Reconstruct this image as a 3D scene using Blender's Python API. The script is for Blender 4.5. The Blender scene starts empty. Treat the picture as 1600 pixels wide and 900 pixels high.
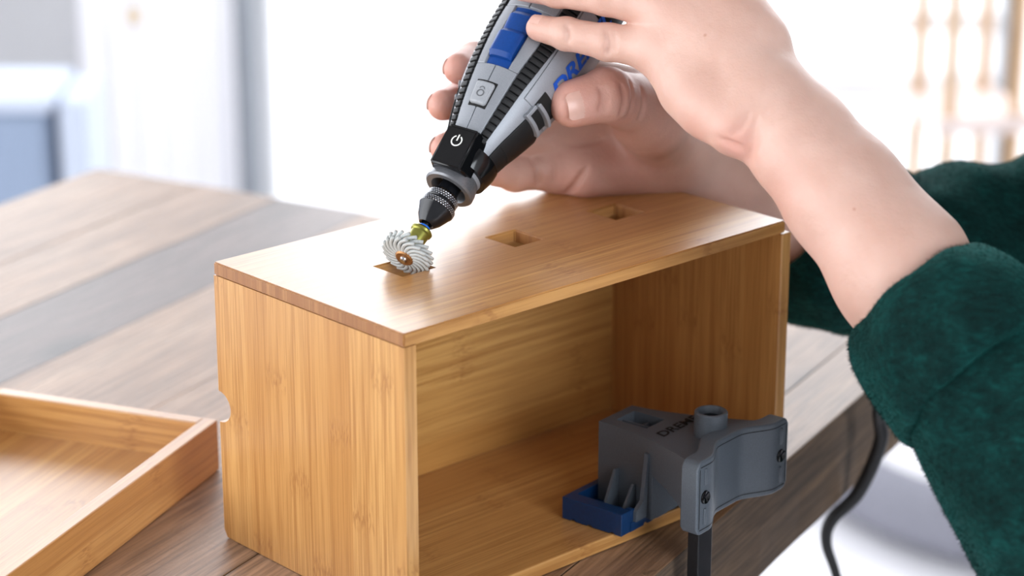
import bpy, bmesh, math, random
import numpy as np
from mathutils import Vector, Matrix, noise
random.seed(7)
SC = bpy.context.scene
COL = SC.collection
PI = math.pi
R = math.radians

# ------------------------------------------------------------------ camera, light, exposure
cam_data = bpy.data.cameras.new('camera')
cam = bpy.data.objects.new('camera', cam_data); COL.objects.link(cam)
cam_data.sensor_width = 36.0
cam_data.lens = 82.085
cam_data.clip_start = 0.02; cam_data.clip_end = 100
cam.location = (0.0495, -1.0049, 0.5079)
cam.rotation_euler = (R(90 - 18.451), 0, 0)
cam_data.dof.use_dof = True
cam_data.dof.focus_distance = 1.155
cam_data.dof.aperture_fstop = 5.6
SC.camera = cam

world = bpy.data.worlds.new('world'); SC.world = world
world.use_nodes = True
wn = world.node_tree
bg = wn.nodes['Background']
bg.inputs['Color'].default_value = (0.90, 0.94, 1.0, 1)      # bright overcast sky
bg.inputs['Strength'].default_value = 4.4

def area_light(name, loc, target, sx, sy, power, col=(1, 1, 1)):
    l = bpy.data.lights.new(name, 'AREA'); l.shape = 'RECTANGLE'; l.size = sx; l.size_y = sy
    l.energy = power; l.color = col
    o = bpy.data.objects.new(name, l); COL.objects.link(o); o.location = loc
    o.rotation_euler = (Vector(target) - Vector(loc)).to_track_quat('-Z', 'Y').to_euler()
    return o
# daylight through the tall windows of the left wall and of the back wall
area_light('window_daylight_left', (-2.15, -0.5, 0.60), (0, 0.1, 0.0), 2.6, 1.8, 36, (1.0, 0.98, 0.95))
area_light('window_daylight_front', (1.45, -2.50, 0.75), (0.1, 0.0, 0.05), 1.9, 1.6, 135, (0.86, 0.93, 1.0))
area_light('window_daylight_back', (-0.1, 2.92, 0.98), (0, 0.1, 0.3), 3.6, 2.1, 47, (0.97, 0.98, 1.0))

SC.view_settings.view_transform = 'Standard'
SC.view_settings.look = 'None'
SC.view_settings.exposure = -0.36
SC.view_settings.gamma = 1.0
SC.view_settings.use_curve_mapping = False
try:
    SC.cycles.use_denoising = True
    SC.cycles.max_bounces = 8
except Exception:
    pass

# ------------------------------------------------------------------ helpers
def tag(o, label=None, cat=None, group=None, kind=None):
    if label: o['label'] = label
    if cat: o['category'] = cat
    if group: o['group'] = group
    if kind: o['kind'] = kind
    return o

def empty(name, loc=(0, 0, 0), rz=0.0, mat=None):
    o = bpy.data.objects.new(name, None); COL.objects.link(o)
    o.empty_display_size = 0.02
    if mat is not None: o.matrix_world = mat
    else:
        o.location = loc; o.rotation_euler = (0, 0, rz)
    return o

def link(name, me, m=None, parent=None, smooth=False, sharp=40):
    o = bpy.data.objects.new(name, me); COL.objects.link(o)
    if m is not None:
        for mm in (m if isinstance(m, (list, tuple)) else [m]): me.materials.append(mm)
    if smooth:
        me.polygons.foreach_set('use_smooth', [True] * len(me.polygons))
        if sharp: me.set_sharp_from_angle(angle=R(sharp))
    if parent is not None: o.parent = parent
    return o

def mesh_py(name, v, f, m=None, parent=None, smooth=False, sharp=40, fix=True):
    me = bpy.data.meshes.new(name)
    me.from_pydata([tuple(p) for p in v], [], [tuple(q) for q in f]); me.update()
    if fix:
        bm = bmesh.new(); bm.from_mesh(me); bmesh.ops.recalc_face_normals(bm, faces=bm.faces); bm.to_mesh(me); bm.free()
    return link(name, me, m, parent, smooth, sharp)

def bm_obj(name, bm, m=None, parent=None, smooth=False, sharp=40):
    bmesh.ops.recalc_face_normals(bm, faces=bm.faces)
    me = bpy.data.meshes.new(name); bm.to_mesh(me); bm.free()
    return link(name, me, m, parent, smooth, sharp)

def bm_box(bm, x0, x1, y0, y1, z0, z1, bev=0.0, seg=2):
    t = bmesh.new()
    vs = [t.verts.new(p) for p in [(x0,y0,z0),(x1,y0,z0),(x1,y1,z0),(x0,y1,z0),(x0,y0,z1),(x1,y0,z1),(x1,y1,z1),(x0,y1,z1)]]
    for q in [(0,3,2,1),(4,5,6,7),(0,1,5,4),(1,2,6,5),(2,3,7,6),(3,0,4,7)]: t.faces.new([vs[i] for i in q])
    if bev: bmesh.ops.bevel(t, geom=t.edges[:], offset=bev, segments=seg, affect='EDGES', profile=0.5)
    me = bpy.data.meshes.new('tmp'); t.to_mesh(me); t.free(); bm.from_mesh(me); bpy.data.meshes.remove(me)

def box(name, b, m=None, parent=None, bev=0.0008, seg=2):
    bm = bmesh.new(); bm_box(bm, *b, bev=bev, seg=seg)
    return bm_obj(name, bm, m, parent, smooth=bev > 0, sharp=14)

def prism(name, poly, t0, t1, axis, m=None, parent=None, bev=0.0):
    """polygon extruded along an axis: axis 'x' -> poly is (y,z), 'y' -> (x,z), 'z' -> (x,y)"""
    def P(a, b, t): return {'x': (t, a, b), 'y': (a, t, b), 'z': (a, b, t)}[axis]
    bm = bmesh.new()
    lo = [bm.verts.new(P(a, b, t0)) for a, b in poly]; hi = [bm.verts.new(P(a, b, t1)) for a, b in poly]
    n = len(poly)
    bm.faces.new(lo); bm.faces.new(hi[::-1])
    for i in range(n): bm.faces.new([lo[i], hi[i], hi[(i+1) % n], lo[(i+1) % n]])
    if bev: bmesh.ops.bevel(bm, geom=bm.edges[:], offset=bev, segments=1, affect='EDGES')
    return bm_obj(name, bm, m, parent)

def lathe(name, prof, m=None, parent=None, seg=48, sharp=35):
    """prof: list of (z, r) closed along z; local axis Z"""
    v, f = [], []
    for z, r in prof:
        for k in range(seg):
            a = 2*PI*k/seg; v.append((r*math.cos(a), r*math.sin(a), z))
    for i in range(len(prof)-1):
        for k in range(seg):
            k2 = (k+1) % seg; f.append((i*seg+k, i*seg+k2, (i+1)*seg+k2, (i+1)*seg+k))
    if prof[0][1] > 1e-6 and prof[0] != prof[-1]: f.append(tuple(range(seg))[::-1])
    if prof[-1][1] > 1e-6 and prof[0] != prof[-1]: f.append(tuple((len(prof)-1)*seg+k for k in range(seg)))
    me = bpy.data.meshes.new(name); me.from_pydata(v, [], f); me.update()
    bm = bmesh.new(); bm.from_mesh(me); bmesh.ops.remove_doubles(bm, verts=bm.verts, dist=1e-7)
    bpy.data.meshes.remove(me)
    return bm_obj(name, bm, m, parent, True, sharp)

def smooth_path(pts, rad, n=8):
    P = [Vector(p) for p in pts]; out, ro = [], []
    for i in range(len(P)-1):
        p0 = P[max(i-1, 0)]; p1 = P[i]; p2 = P[i+1]; p3 = P[min(i+2, len(P)-1)]
        for k in range(n):
            t = k/n
            out.append(0.5*((2*p1)+(p2-p0)*t+(2*p0-5*p1+4*p2-p3)*t*t+(3*p1-p0-3*p2+p3)*t**3))
            ro.append(rad[i]+(rad[i+1]-rad[i])*t)
    out.append(P[-1]); ro.append(rad[-1]); return out, ro

def tube_data(path, rad, seg=10):
    v, f = [], []; N = None
    for i, p in enumerate(path):
        t = (path[min(i+1, len(path)-1)] - path[max(i-1, 0)]).normalized()
        if N is None: N = t.orthogonal().normalized()
        N = (N - t*N.dot(t)).normalized(); B = t.cross(N)
        for k in range(seg):
            a = 2*PI*k/seg; v.append(p + (N*math.cos(a)+B*math.sin(a))*rad[i])
    for i in range(len(path)-1):
        for k in range(seg):
            k2 = (k+1) % seg; f.append((i*seg+k, i*seg+k2, (i+1)*seg+k2, (i+1)*seg+k))
    f.append(tuple(range(seg))[::-1]); f.append(tuple((len(path)-1)*seg+k for k in range(seg)))
    return v, f

def tube(name, pts, rad, m=None, parent=None, seg=10, n=8):
    path, rr = smooth_path(pts, rad, n)
    v, f = tube_data(path, rr, seg)
    return mesh_py(name, v, f, m, parent, True, 60)

def text_mesh(body, size, shear=0.0, offset=0.0, xscale=1.0):
    """verts (x,y) and faces of a text in its plane"""
    cu = bpy.data.curves.new('lettering', 'FONT'); cu.body = body; cu.size = size; cu.shear = shear; cu.offset = offset
    cu.resolution_u = 3
    o = bpy.data.objects.new('lettering', cu); COL.objects.link(o)
    dg = bpy.context.evaluated_depsgraph_get(); me = o.evaluated_get(dg).to_mesh()
    v = [(p.co.x*xscale, p.co.y) for p in me.vertices]; f = [tuple(q.vertices) for q in me.polygons]
    o.evaluated_get(dg).to_mesh_clear(); bpy.data.objects.remove(o); bpy.data.curves.remove(cu)
    return v, f

# ------------------------------------------------------------------ materials
def new_mat(name):
    m = bpy.data.materials.new(name); m.use_nodes = True
    nt = m.node_tree; b = nt.nodes['Principled BSDF']
    return m, nt, b
def N(nt, t, **kw):
    n = nt.nodes.new(t)
    for k, v in kw.items():
        if k == 'inputs':
            for kk, vv in v.items(): n.inputs[kk].default_value = vv
        else: setattr(n, k, v)
    return n
def math_n(nt, op, a, b=None, clamp=False):
    n = nt.nodes.new('ShaderNodeMath'); n.operation = op; n.use_clamp = clamp
    for i, x in enumerate((a, b)):
        if x is None: continue
        if isinstance(x, (int, float)): n.inputs[i].default_value = x
        else: nt.links.new(x, n.inputs[i])
    return n.outputs[0]
def mixc(nt, fac, a, b, mode='MIX'):
    n = nt.nodes.new('ShaderNodeMix'); n.data_type = 'RGBA'; n.blend_type = mode
    for s, x in ((n.inputs['Factor'], fac), (n.inputs[6], a), (n.inputs[7], b)):
        if isinstance(x, (int, float)): s.default_value = x
        elif isinstance(x, tuple): s.default_value = x if len(x) == 4 else (*x, 1)
        else: nt.links.new(x, s)
    return n.outputs[2]
def ramp(nt, fac, stops):
    n = nt.nodes.new('ShaderNodeValToRGB'); nt.links.new(fac, n.inputs[0])
    e = n.color_ramp.elements
    while len(e) < len(stops): e.new(0.5)
    for el, (p, c) in zip(e, stops): el.position = p; el.color = (*c, 1) if len(c) == 3 else c
    return n.outputs[0]
def noise_n(nt, vec, scale, detail=3, rough=0.55, dist=0.0):
    n = N(nt, 'ShaderNodeTexNoise', inputs={'Scale': scale, 'Detail': detail, 'Roughness': rough, 'Distortion': dist})
    nt.links.new(vec, n.inputs['Vector']); return n.outputs[0]
def bump(nt, b, h, strength=0.3, dist=0.001):
    n = N(nt, 'ShaderNodeBump', inputs={'Strength': strength, 'Distance': dist})
    nt.links.new(h, n.inputs['Height']); nt.links.new(n.outputs[0], b.inputs['Normal'])

def plain(name, col, rough=0.5, metal=0.0, spec=0.5, noise_amt=0.12, scale=300, bmp=0.0, coat=0.0):
    m, nt, b = new_mat(name)
    tc = N(nt, 'ShaderNodeTexCoord').outputs['Object']
    nz = noise_n(nt, tc, scale, 4)
    dark = tuple(c*(1-noise_amt) for c in col); lite = tuple(min(1, c*(1+noise_amt)) for c in col)
    nt.links.new(ramp(nt, nz, [(0.3, dark), (0.7, lite)]), b.inputs['Base Color'])
    b.inputs['Roughness'].default_value = rough; b.inputs['Metallic'].default_value = metal
    b.inputs['Specular IOR Level'].default_value = spec
    if coat: b.inputs['Coat Weight'].default_value = coat; b.inputs['Coat Roughness'].default_value = 0.1
    if bmp: bump(nt, b, nz, bmp, 0.0005)
    return m

def grain_coords(nt, grain, across, other):
    """object coordinates reordered to (along the grain, across, third)"""
    tc = N(nt, 'ShaderNodeTexCoord').outputs['Object']
    s = N(nt, 'ShaderNodeSeparateXYZ'); nt.links.new(tc, s.inputs[0])
    o = {'x': s.outputs[0], 'y': s.outputs[1], 'z': s.outputs[2]}
    return o[grain], o[across], o[other]
def comb(nt, a, b, c):
    n = nt.nodes.new('ShaderNodeCombineXYZ')
    for i, x in enumerate((a, b, c)):
        if isinstance(x, (int, float)): n.inputs[i].default_value = x
        else: nt.links.new(x, n.inputs[i])
    return n.outputs[0]

def bamboo(name, grain, across, other, width=0.019, seed=0.0, tint=(1, 1, 1), rough=0.36, contrast=1.0):
    m, nt, b = new_mat(name)
    u, v, w = grain_coords(nt, grain, across, other)
    vv = math_n(nt, 'ADD', v, math_n(nt, 'MULTIPLY', w, 0.37))
    vs = math_n(nt, 'ADD', math_n(nt, 'DIVIDE', vv, width), seed*7.31 + 40)
    idx = math_n(nt, 'FLOOR', vs)
    wn1 = N(nt, 'ShaderNodeTexWhiteNoise', noise_dimensions='1D'); nt.links.new(idx, wn1.inputs['W'])
    wn2 = N(nt, 'ShaderNodeTexWhiteNoise', noise_dimensions='1D'); nt.links.new(math_n(nt, 'ADD', idx, 31.7), wn2.inputs['W'])
    r1, r2 = wn1.outputs[0], wn2.outputs[0]
    A = (0.520*tint[0], 0.245*tint[1], 0.070*tint[2]); B_ = (0.680*tint[0], 0.375*tint[1], 0.130*tint[2])
    base = mixc(nt, r1, A, B_)
    # fine fibres along the grain
    fv = comb(nt, math_n(nt, 'MULTIPLY', u, 16), math_n(nt, 'MULTIPLY', vv, 1150), r2)
    fib = noise_n(nt, fv, 1.0, 3, 0.6)
    fv2 = comb(nt, math_n(nt, 'MULTIPLY', u, 5), math_n(nt, 'MULTIPLY', vv, 260), r1)
    fib2 = noise_n(nt, fv2, 1.0, 2, 0.5)
    fmask = math_n(nt, 'ADD', math_n(nt, 'MULTIPLY', fib, 0.62), math_n(nt, 'MULTIPLY', fib2, 0.38))
    c = mixc(nt, ramp(nt, fmask, [(0.40, (1, 1, 1)), (0.56, (0, 0, 0))]), base, (0.40*tint[0], 0.175*tint[1], 0.046*tint[2]))
    c = mixc(nt, 0.85*contrast, base, c)
    # culm nodes: a short band of dashes somewhere on some strips
    ph = math_n(nt, 'FRACT', math_n(nt, 'ADD', math_n(nt, 'DIVIDE', u, 0.155), math_n(nt, 'MULTIPLY', r2, 1.0)))
    dist = math_n(nt, 'ABSOLUTE', math_n(nt, 'SUBTRACT', ph, 0.5))
    wob = noise_n(nt, comb(nt, math_n(nt, 'MULTIPLY', u, 60), math_n(nt, 'MULTIPLY', vv, 160), seed), 1.0, 2)
    band = ramp(nt, math_n(nt, 'ADD', dist, math_n(nt, 'MULTIPLY', math_n(nt, 'SUBTRACT', wob, 0.5), 0.10)), [(0.0, (1, 1, 1)), (0.065, (0, 0, 0))])
    dash = noise_n(nt, comb(nt, math_n(nt, 'MULTIPLY', u, 190), math_n(nt, 'MULTIPLY', vv, 1000), 0.3), 1.0, 1)
    dm = math_n(nt, 'MULTIPLY', math_n(nt, 'MULTIPLY', band, ramp(nt, dash, [(0.47, (0, 0, 0)), (0.60, (1, 1, 1))])), 0.62)
    c = mixc(nt, dm, c, (0.33*tint[0], 0.13*tint[1], 0.035*tint[2]))
    nt.links.new(c, b.inputs['Base Color'])
    b.inputs['Roughness'].default_value = rough
    b.inputs['Specular IOR Level'].default_value = 0.5
    b.inputs['Coat Weight'].default_value = 0.6; b.inputs['Coat Roughness'].default_value = 0.26
    bump(nt, b, fib, 0.10, 0.0004)
    return m

def old_wood(name, c0, c1, c2, grain, across, other, rough=0.42, seed=0.0, coat=0.2):
    m, nt, b = new_mat(name)
    u, v, w = grain_coords(nt, grain, across, other)
    oi = N(nt, 'ShaderNodeObjectInfo').outputs['Random']
    rs = math_n(nt, 'MULTIPLY', oi, 37.0)
    vv = math_n(nt, 'ADD', v, math_n(nt, 'MULTIPLY', w, 0.8))
    big = noise_n(nt, comb(nt, math_n(nt, 'MULTIPLY', u, 5), math_n(nt, 'MULTIPLY', vv, 26), math_n(nt, 'ADD', rs, seed)), 1.0, 4, 0.6, 0.8)
    fine = noise_n(nt, comb(nt, math_n(nt, 'MULTIPLY', u, 14), math_n(nt, 'MULTIPLY', vv, 420), rs), 1.0, 4, 0.65, 0.3)
    c = ramp(nt, big, [(0.25, c0), (0.5, c1), (0.75, c2)])
    c = mixc(nt, ramp(nt, fine, [(0.34, (0.75, 0.75, 0.75)), (0.62, (0, 0, 0))]), c, tuple(x*0.42 for x in c0))
    # knots
    vo = N(nt, 'ShaderNodeTexVoronoi', inputs={'Scale': 1.0, 'Randomness': 1.0})
    nt.links.new(comb(nt, math_n(nt, 'MULTIPLY', u, 4.2), math_n(nt, 'MULTIPLY', vv, 10.0), rs), vo.inputs['Vector'])
    c = mixc(nt, ramp(nt, vo.outputs['Distance'], [(0.05, (0.8, 0.8, 0.8)), (0.16, (0, 0, 0))]), c, tuple(x*0.25 for x in c0))
    # scuffs
    sc = noise_n(nt, comb(nt, math_n(nt, 'MULTIPLY', u, 45), math_n(nt, 'MULTIPLY', vv, 150), rs), 1.0, 5, 0.75, 1.5)
    c = mixc(nt, ramp(nt, sc, [(0.62, (0, 0, 0)), (0.72, (0.6, 0.6, 0.6))]), c, tuple(x*0.22 for x in c0))
    nt.links.new(c, b.inputs['Base Color'])
    b.inputs['Roughness'].default_value = rough
    b.inputs['Coat Weight'].default_value = coat; b.inputs['Coat Roughness'].default_value = 0.28
    bump(nt, b, math_n(nt, 'ADD', fine, sc), 0.35, 0.0008)
    return m

M = {}
M['bamboo_x'] = bamboo('bamboo_lengthwise', 'x', 'y', 'z', 0.024, 1)
M['end_grain'] = bamboo('bamboo_end_grain', 'z', 'y', 'x', 0.004, 7, (0.62, 0.52, 0.48), 0.55)
M['bamboo_xz'] = bamboo('bamboo_back_panel', 'x', 'z', 'y', 0.030, 2, (1.0, 1.0, 0.9))
M['bamboo_zy'] = bamboo('bamboo_upright', 'z', 'y', 'x', 0.0165, 5)
M['bamboo_y'] = bamboo('bamboo_tray', 'y', 'x', 'z', 0.021, 3)
M['bamboo_tray_x'] = bamboo('bamboo_tray_cross', 'x', 'z', 'y', 0.03, 4)
M['table_wood'] = old_wood('reclaimed_table_wood', (0.23, 0.120, 0.060), (0.39, 0.225, 0.130), (0.52, 0.335, 0.215), 'x', 'y', 'z', 0.46)
M['table_dark'] = old_wood('reclaimed_dark_plank', (0.085, 0.050, 0.040), (0.15, 0.095, 0.080), (0.24, 0.16, 0.135), 'x', 'y', 'z', 0.46, 3)
M['table_edge'] = old_wood('weathered_beam', (0.060, 0.037, 0.022), (0.135, 0.080, 0.044), (0.25, 0.150, 0.08), 'x', 'z', 'y', 0.8, 5, 0.0)
M['silver'] = plain('silver_grey_plastic', (0.29, 0.305, 0.335), 0.42, 0.25, 0.5, 0.10, 2500)
M['silver_lite'] = plain('silver_grey_button', (0.33, 0.345, 0.37), 0.5, 0.1, 0.5, 0.06, 900)
M['rubber'] = plain('black_rubber', (0.007, 0.007, 0.008), 0.5, 0, 0.35, 0.2, 900, 0.1)
M['gloss_black'] = plain('glossy_black_plastic', (0.004, 0.004, 0.005), 0.14, 0, 0.35, 0.1, 300)
M['dark'] = plain('dark_recess_plastic', (0.01, 0.01, 0.01), 0.7, 0, 0.3)
M['blue'] = plain('blue_switch_plastic', (0.002, 0.046, 0.23), 0.42, 0, 0.3, 0.08, 800)
M['blue_print'] = plain('blue_print', (0.006, 0.09, 0.52), 0.5, 0, 0.4, 0.05, 800)
M['white_print'] = plain('white_print', (0.85, 0.85, 0.82), 0.6, 0, 0.3, 0.02)
M['chuck'] = plain('blackened_steel', (0.010, 0.011, 0.014), 0.18, 0.3, 0.6, 0.2, 700)
M['steel'] = plain('bright_steel', (0.62, 0.62, 0.64), 0.22, 1.0, 0.5, 0.06, 700)
M['nose_grey'] = plain('grey_nose_cap_metal', (0.17, 0.175, 0.19), 0.35, 0.5, 0.5, 0.1, 900)
M['brass'] = plain('brass', (0.72, 0.50, 0.20), 0.3, 0.9, 0.5, 0.08, 500)
M['green_brass'] = plain('olive_brass_stud', (0.27, 0.26, 0.055), 0.30, 0.75, 0.5, 0.08, 700)
M['blue_ring'] = plain('bright_blue_plastic', (0.01, 0.16, 0.72), 0.4)
M['hub_brown'] = plain('copper_brown_hub', (0.36, 0.17, 0.06), 0.38, 0.6, 0.5, 0.2, 600)
M['bristle'] = plain('white_abrasive_bristle', (0.52, 0.54, 0.53), 0.55, 0, 0.4, 0.07, 1200)
M['clamp_grey'] = plain('slate_grey_plastic', (0.085, 0.100, 0.120), 0.48, 0, 0.5, 0.10, 1400, 0.12)
M['pad_blue'] = plain('navy_rubber_pad', (0.002, 0.030, 0.105), 0.40, 0, 0.5, 0.15, 500, 0.1)
M['bar_black'] = plain('black_painted_steel_bar', (0.010, 0.010, 0.012), 0.38, 0.3, 0.5, 0.3, 200)
M['cord'] = plain('black_cord_rubber', (0.008, 0.008, 0.009), 0.45, 0, 0.4, 0.1, 500)
M['white_paint'] = plain('white_paint', (0.86, 0.86, 0.87), 0.5, 0, 0.4, 0.015, 8)
M['wall_grey'] = plain('pale_grey_wall_paint', (0.55, 0.54, 0.54), 0.7, 0, 0.3, 0.03, 5)
M['ceiling'] = plain('warm_grey_paint', (0.34, 0.33, 0.32), 0.8, 0, 0.2, 0.03, 5)
M['floor'] = plain('pale_concrete_floor', (0.80, 0.79, 0.82), 0.5, 0, 0.4, 0.04, 6)
M['frame_grey'] = plain('grey_window_frame', (0.30, 0.32, 0.35), 0.5, 0, 0.4, 0.04, 20)
M['tan_wood'] = plain('pale_tan_wood', (0.62, 0.42, 0.26), 0.5, 0, 0.4, 0.12, 25)
M['blue_fabric'] = plain('blue_grey_fabric', (0.30, 0.37, 0.50), 0.85, 0, 0.2, 0.06, 200)
M['pale_fabric'] = plain('pale_blue_fabric', (0.62, 0.68, 0.80), 0.85, 0, 0.2, 0.05, 200)
M['grey_fabric'] = plain('grey_canvas', (0.24, 0.24, 0.28), 0.85, 0, 0.2, 0.1, 120)
M['lawn'] = plain('pale_terrace_paving', (0.80, 0.79, 0.78), 0.9, 0, 0.2, 0.05, 12)

FLOOR = -0.88

# ------------------------------------------------------------------ room
def struct(o): o['kind'] = 'structure'; return o
WY = 3.0                                       # inner face of the back wall
struct(box('floor', (-2.4, 2.6, -2.6, WY, FLOOR-0.1, FLOOR), M['floor'], None, 0))
struct(box('ceiling', (-2.4, 2.6, -2.6, WY+0.2, 2.15, 2.25), M['ceiling'], None, 0))
# back wall: pale grey pier on the left, glazed openings to the right
struct(box('wall_back', (-2.4, -0.70, WY, WY+0.2, FLOOR, -0.02), M['wall_grey'], None, 0))
struct(box('wall_back_sill', (-0.70, 2.6, WY, WY+0.2, FLOOR, FLOOR+0.10), M['white_paint'], None, 0))
struct(box('wall_back_lintel', (-2.4, 2.6, WY, WY+0.2, 2.05, 2.15), M['white_paint'], None, 0))
struct(box('wall_left_low', (-2.4, -2.2, -2.6, WY, FLOOR, -0.35), M['white_paint'], None, 0))
struct(box('wall_left_lintel', (-2.4, -2.2, -2.6, WY, 1.55, 2.15), M['white_paint'], None, 0))
struct(box('wall_left_pier', (-2.4, -2.2, 1.7, WY, -0.35, 1.55), M['white_paint'], None, 0))
struct(box('wall_front', (-2.4, 2.6, -2.8, -2.6, FLOOR, 2.15), M['ceiling'], None, 0))
struct(box('wall_right', (2.4, 2.6, -2.6, WY, FLOOR, 2.15), M['wall_grey'], None, 0))
box_lawn = box('floor_terrace', (-8, 8, WY+0.2, 14, FLOOR-0.25, FLOOR-0.12), M['lawn'], None, 0); struct(box_lawn)

def window(name, x0, x1, z0, z1, rails, posts, m):
    r = empty(name, ((x0+x1)/2, WY+0.10, z0)); struct(r)
    fx = 0.022
    def part(nm, b, mm=m):
        o = box(nm, (b[0]-r.location.x, b[1]-r.location.x, b[2], b[3], b[4]-z0, b[5]-z0), mm, r, 0.003, 1); return o
    part('window_frame', (x0, x0+2*fx, -0.04, 0.04, z0, z1)); part('window_frame', (x1-2*fx, x1, -0.04, 0.04, z0, z1))
    part('window_frame', (x0+2*fx, x1-2*fx, -0.04, 0.04, z0, z0+0.05)); part('window_frame', (x0+2*fx, x1-2*fx, -0.04, 0.04, z1-0.05, z1))
    for z, h in rails: part('window_rail', (x0+2*fx, x1-2*fx, -0.03, 0.03, z, z+h), M['white_paint'])
    for x, w_ in posts: part('window_post', (x, x+w_, -0.035, 0.035, z0+0.05, z1-0.05))
    return r
window('window_1', -0.42, 0.40, FLOOR+0.10, 2.05, [], [], M['white_paint'])
window('window_2', 0.40, 0.96, FLOOR+0.10, 2.05, [(-0.375, 0.035), (-0.50, 0.045)], [], M['white_paint'])
window('window_3', 0.92, 1.9, FLOOR+0.10, 2.05, [(-0.30, 0.04)], [], M['frame_grey'])
trim = box('trim_1', (-0.435, -0.40, WY-0.03, WY+0.14, FLOOR, 2.05), M['frame_grey'], None, 0.003); struct(trim)

# sheer curtain added left of the grey post so daylight behind whitens it
cm, cnt_, cb_ = new_mat('sheer_white_voile')
tr_ = N(cnt_, 'ShaderNodeBsdfTranslucent', inputs={'Color': (0.95, 0.94, 0.95, 1)}); mx_ = N(cnt_, 'ShaderNodeMixShader', inputs={'Fac': 0.6})
cb_.inputs['Base Color'].default_value = (0.93, 0.92, 0.93, 1); cb_.inputs['Roughness'].default_value = 0.9
wv_ = N(cnt_, 'ShaderNodeTexNoise', inputs={'Scale': 900.0}); bump(cnt_, cb_, wv_.outputs[0], 0.1, 0.0005)
cnt_.links.new(cb_.outputs[0], mx_.inputs[1]); cnt_.links.new(tr_.outputs[0], mx_.inputs[2]); cnt_.links.new(mx_.outputs[0], cnt_.nodes['Material Output'].inputs['Surface'])
v, f = [], []; nx_c = 60
for k in range(nx_c+1):
    x = -0.70 + 0.268*k/nx_c; y = WY-0.03 + 0.014*math.sin(k*0.62) + 0.004*math.sin(k*1.9)
    for z in (FLOOR+0.004, 0.6, 2.02): v.append((x, y, z))
    for z in (FLOOR+0.004, 0.6, 2.02): v.append((x, y+0.0008, z))
for k in range(nx_c):
    a = 6*k
    for q in (0, 1): f.append((a+q, a+6+q, a+7+q, a+1+q)); f.append((a+3+q, a+4+q, a+10+q, a+9+q))
cur = mesh_py('added_sheer_curtain', v, f, cm, None, True, 80)
tag(cur, 'sheer white curtain added behind the table, whitened by daylight from behind', 'curtain')
tbk = tube('curtain_tieback', [(-0.600 + 0.012*math.cos(a_), WY-0.055 + 0.004*math.sin(a_), -0.318 + 0.010*math.sin(a_)) for a_ in [2*PI*q/10 for q in range(11)]], [0.004]*11, M['brass'], None, 8, 2)
tag(tbk, 'small blurred brass tieback ring on the added sheer white curtain', 'tieback')

# blue-grey fabric storage box at the left edge of the picture
ac = empty('storage_box', (-0.85, 2.20, FLOOR))
tag(ac, 'blurred blue-grey fabric storage box at the left edge behind the table', 'storage box')
box('body', (-0.30, 0.262, -0.10, 0.085, 0.0, 0.600), M['blue_fabric'], ac, 0.012, 3)
box('lid', (-0.305, 0.270, -0.098, 0.090, 0.601, 0.625), M['pale_fabric'], ac, 0.008, 3)
box('side_flap', (0.272, 0.312, -0.08, 0.085, 0.02, 0.615), M['pale_fabric'], ac, 0.008, 3)

# narrow tan wooden stand in front of the right window
ch = empty('wooden_stand', (0.80, 2.62, FLOOR), R(8))
tag(ch, 'blurred narrow tan wooden stand with a pale shelf before the bright window', 'stand')
for sx in (-0.055, 0.055):
    for yy in (0.0, 0.16): tube('post', [(sx*1.12, yy, 0), (sx, yy, 0.44), (sx*1.03, yy, 0.95)], [0.012, 0.013, 0.011], M['tan_wood'], ch, 8, 3)
shm = plain('rose_white_shelf_paint', (0.78, 0.66, 0.62), 0.5, noise_amt=0.05, scale=20)
box('shelf', (-0.085, 0.085, -0.03, 0.19, 0.445, 0.470), shm, ch, 0.006)
box('shelf', (-0.085, 0.085, -0.03, 0.19, 0.950, 0.972), shm, ch, 0.006)

# grey canvas bolster on the floor, seen under the table
path = [(0.30, 2.28, FLOOR+0.05), (0.48, 2.22, FLOOR+0.05), (0.60, 2.03, FLOOR+0.05), (0.74, 1.93, FLOOR+0.05), (0.92, 1.95, FLOOR+0.05), (1.1, 2.05, FLOOR+0.05)]
bo = tube('floor_bolster', path, [0.042, 0.046, 0.05, 0.05, 0.05, 0.045], M['grey_fabric'], None, 14, 6)
tag(bo, 'blurred grey canvas bolster lying curved on the pale floor beyond the table', 'bolster')

# ------------------------------------------------------------------ table (local x along the planks, y across to the left)
TA = R(61)
tb = empty('work_table', (0, 0, FLOOR), TA)
tag(tb, 'rustic reclaimed-wood work table with wide planks and a weathered thick edge', 'table')
TH = -FLOOR
def nd_y(n): return -n                                   # distance n to the right of the origin line = -local y
cuts = [-0.0765, -0.035, 0.113, 0.285, 0.392, 0.4755, 0.553, 0.653]
dx0, dx1 = -0.62, 0.585
for i in range(len(cuts)-1):
    y0, y1 = cuts[i]+0.0002, cuts[i+1]-0.0002
    x0 = dx0; x1 = dx1 + random.uniform(-0.004, 0.004)
    dz = random.uniform(-0.0008, 0.0) if i not in (0, 1, 2) else 0.0
    bm = bmesh.new(); bm_box(bm, x0, x1, y0, y1, TH-0.028, TH+dz, bev=0.0007)
    po_ = bm_obj('plank', bm, [M['table_dark'] if i in (4,) else M['table_wood'], M['table_edge']], tb, True, 14)
    for pl in po_.data.polygons:
        if abs(pl.normal.z) < 0.5: pl.material_index = 1
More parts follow.
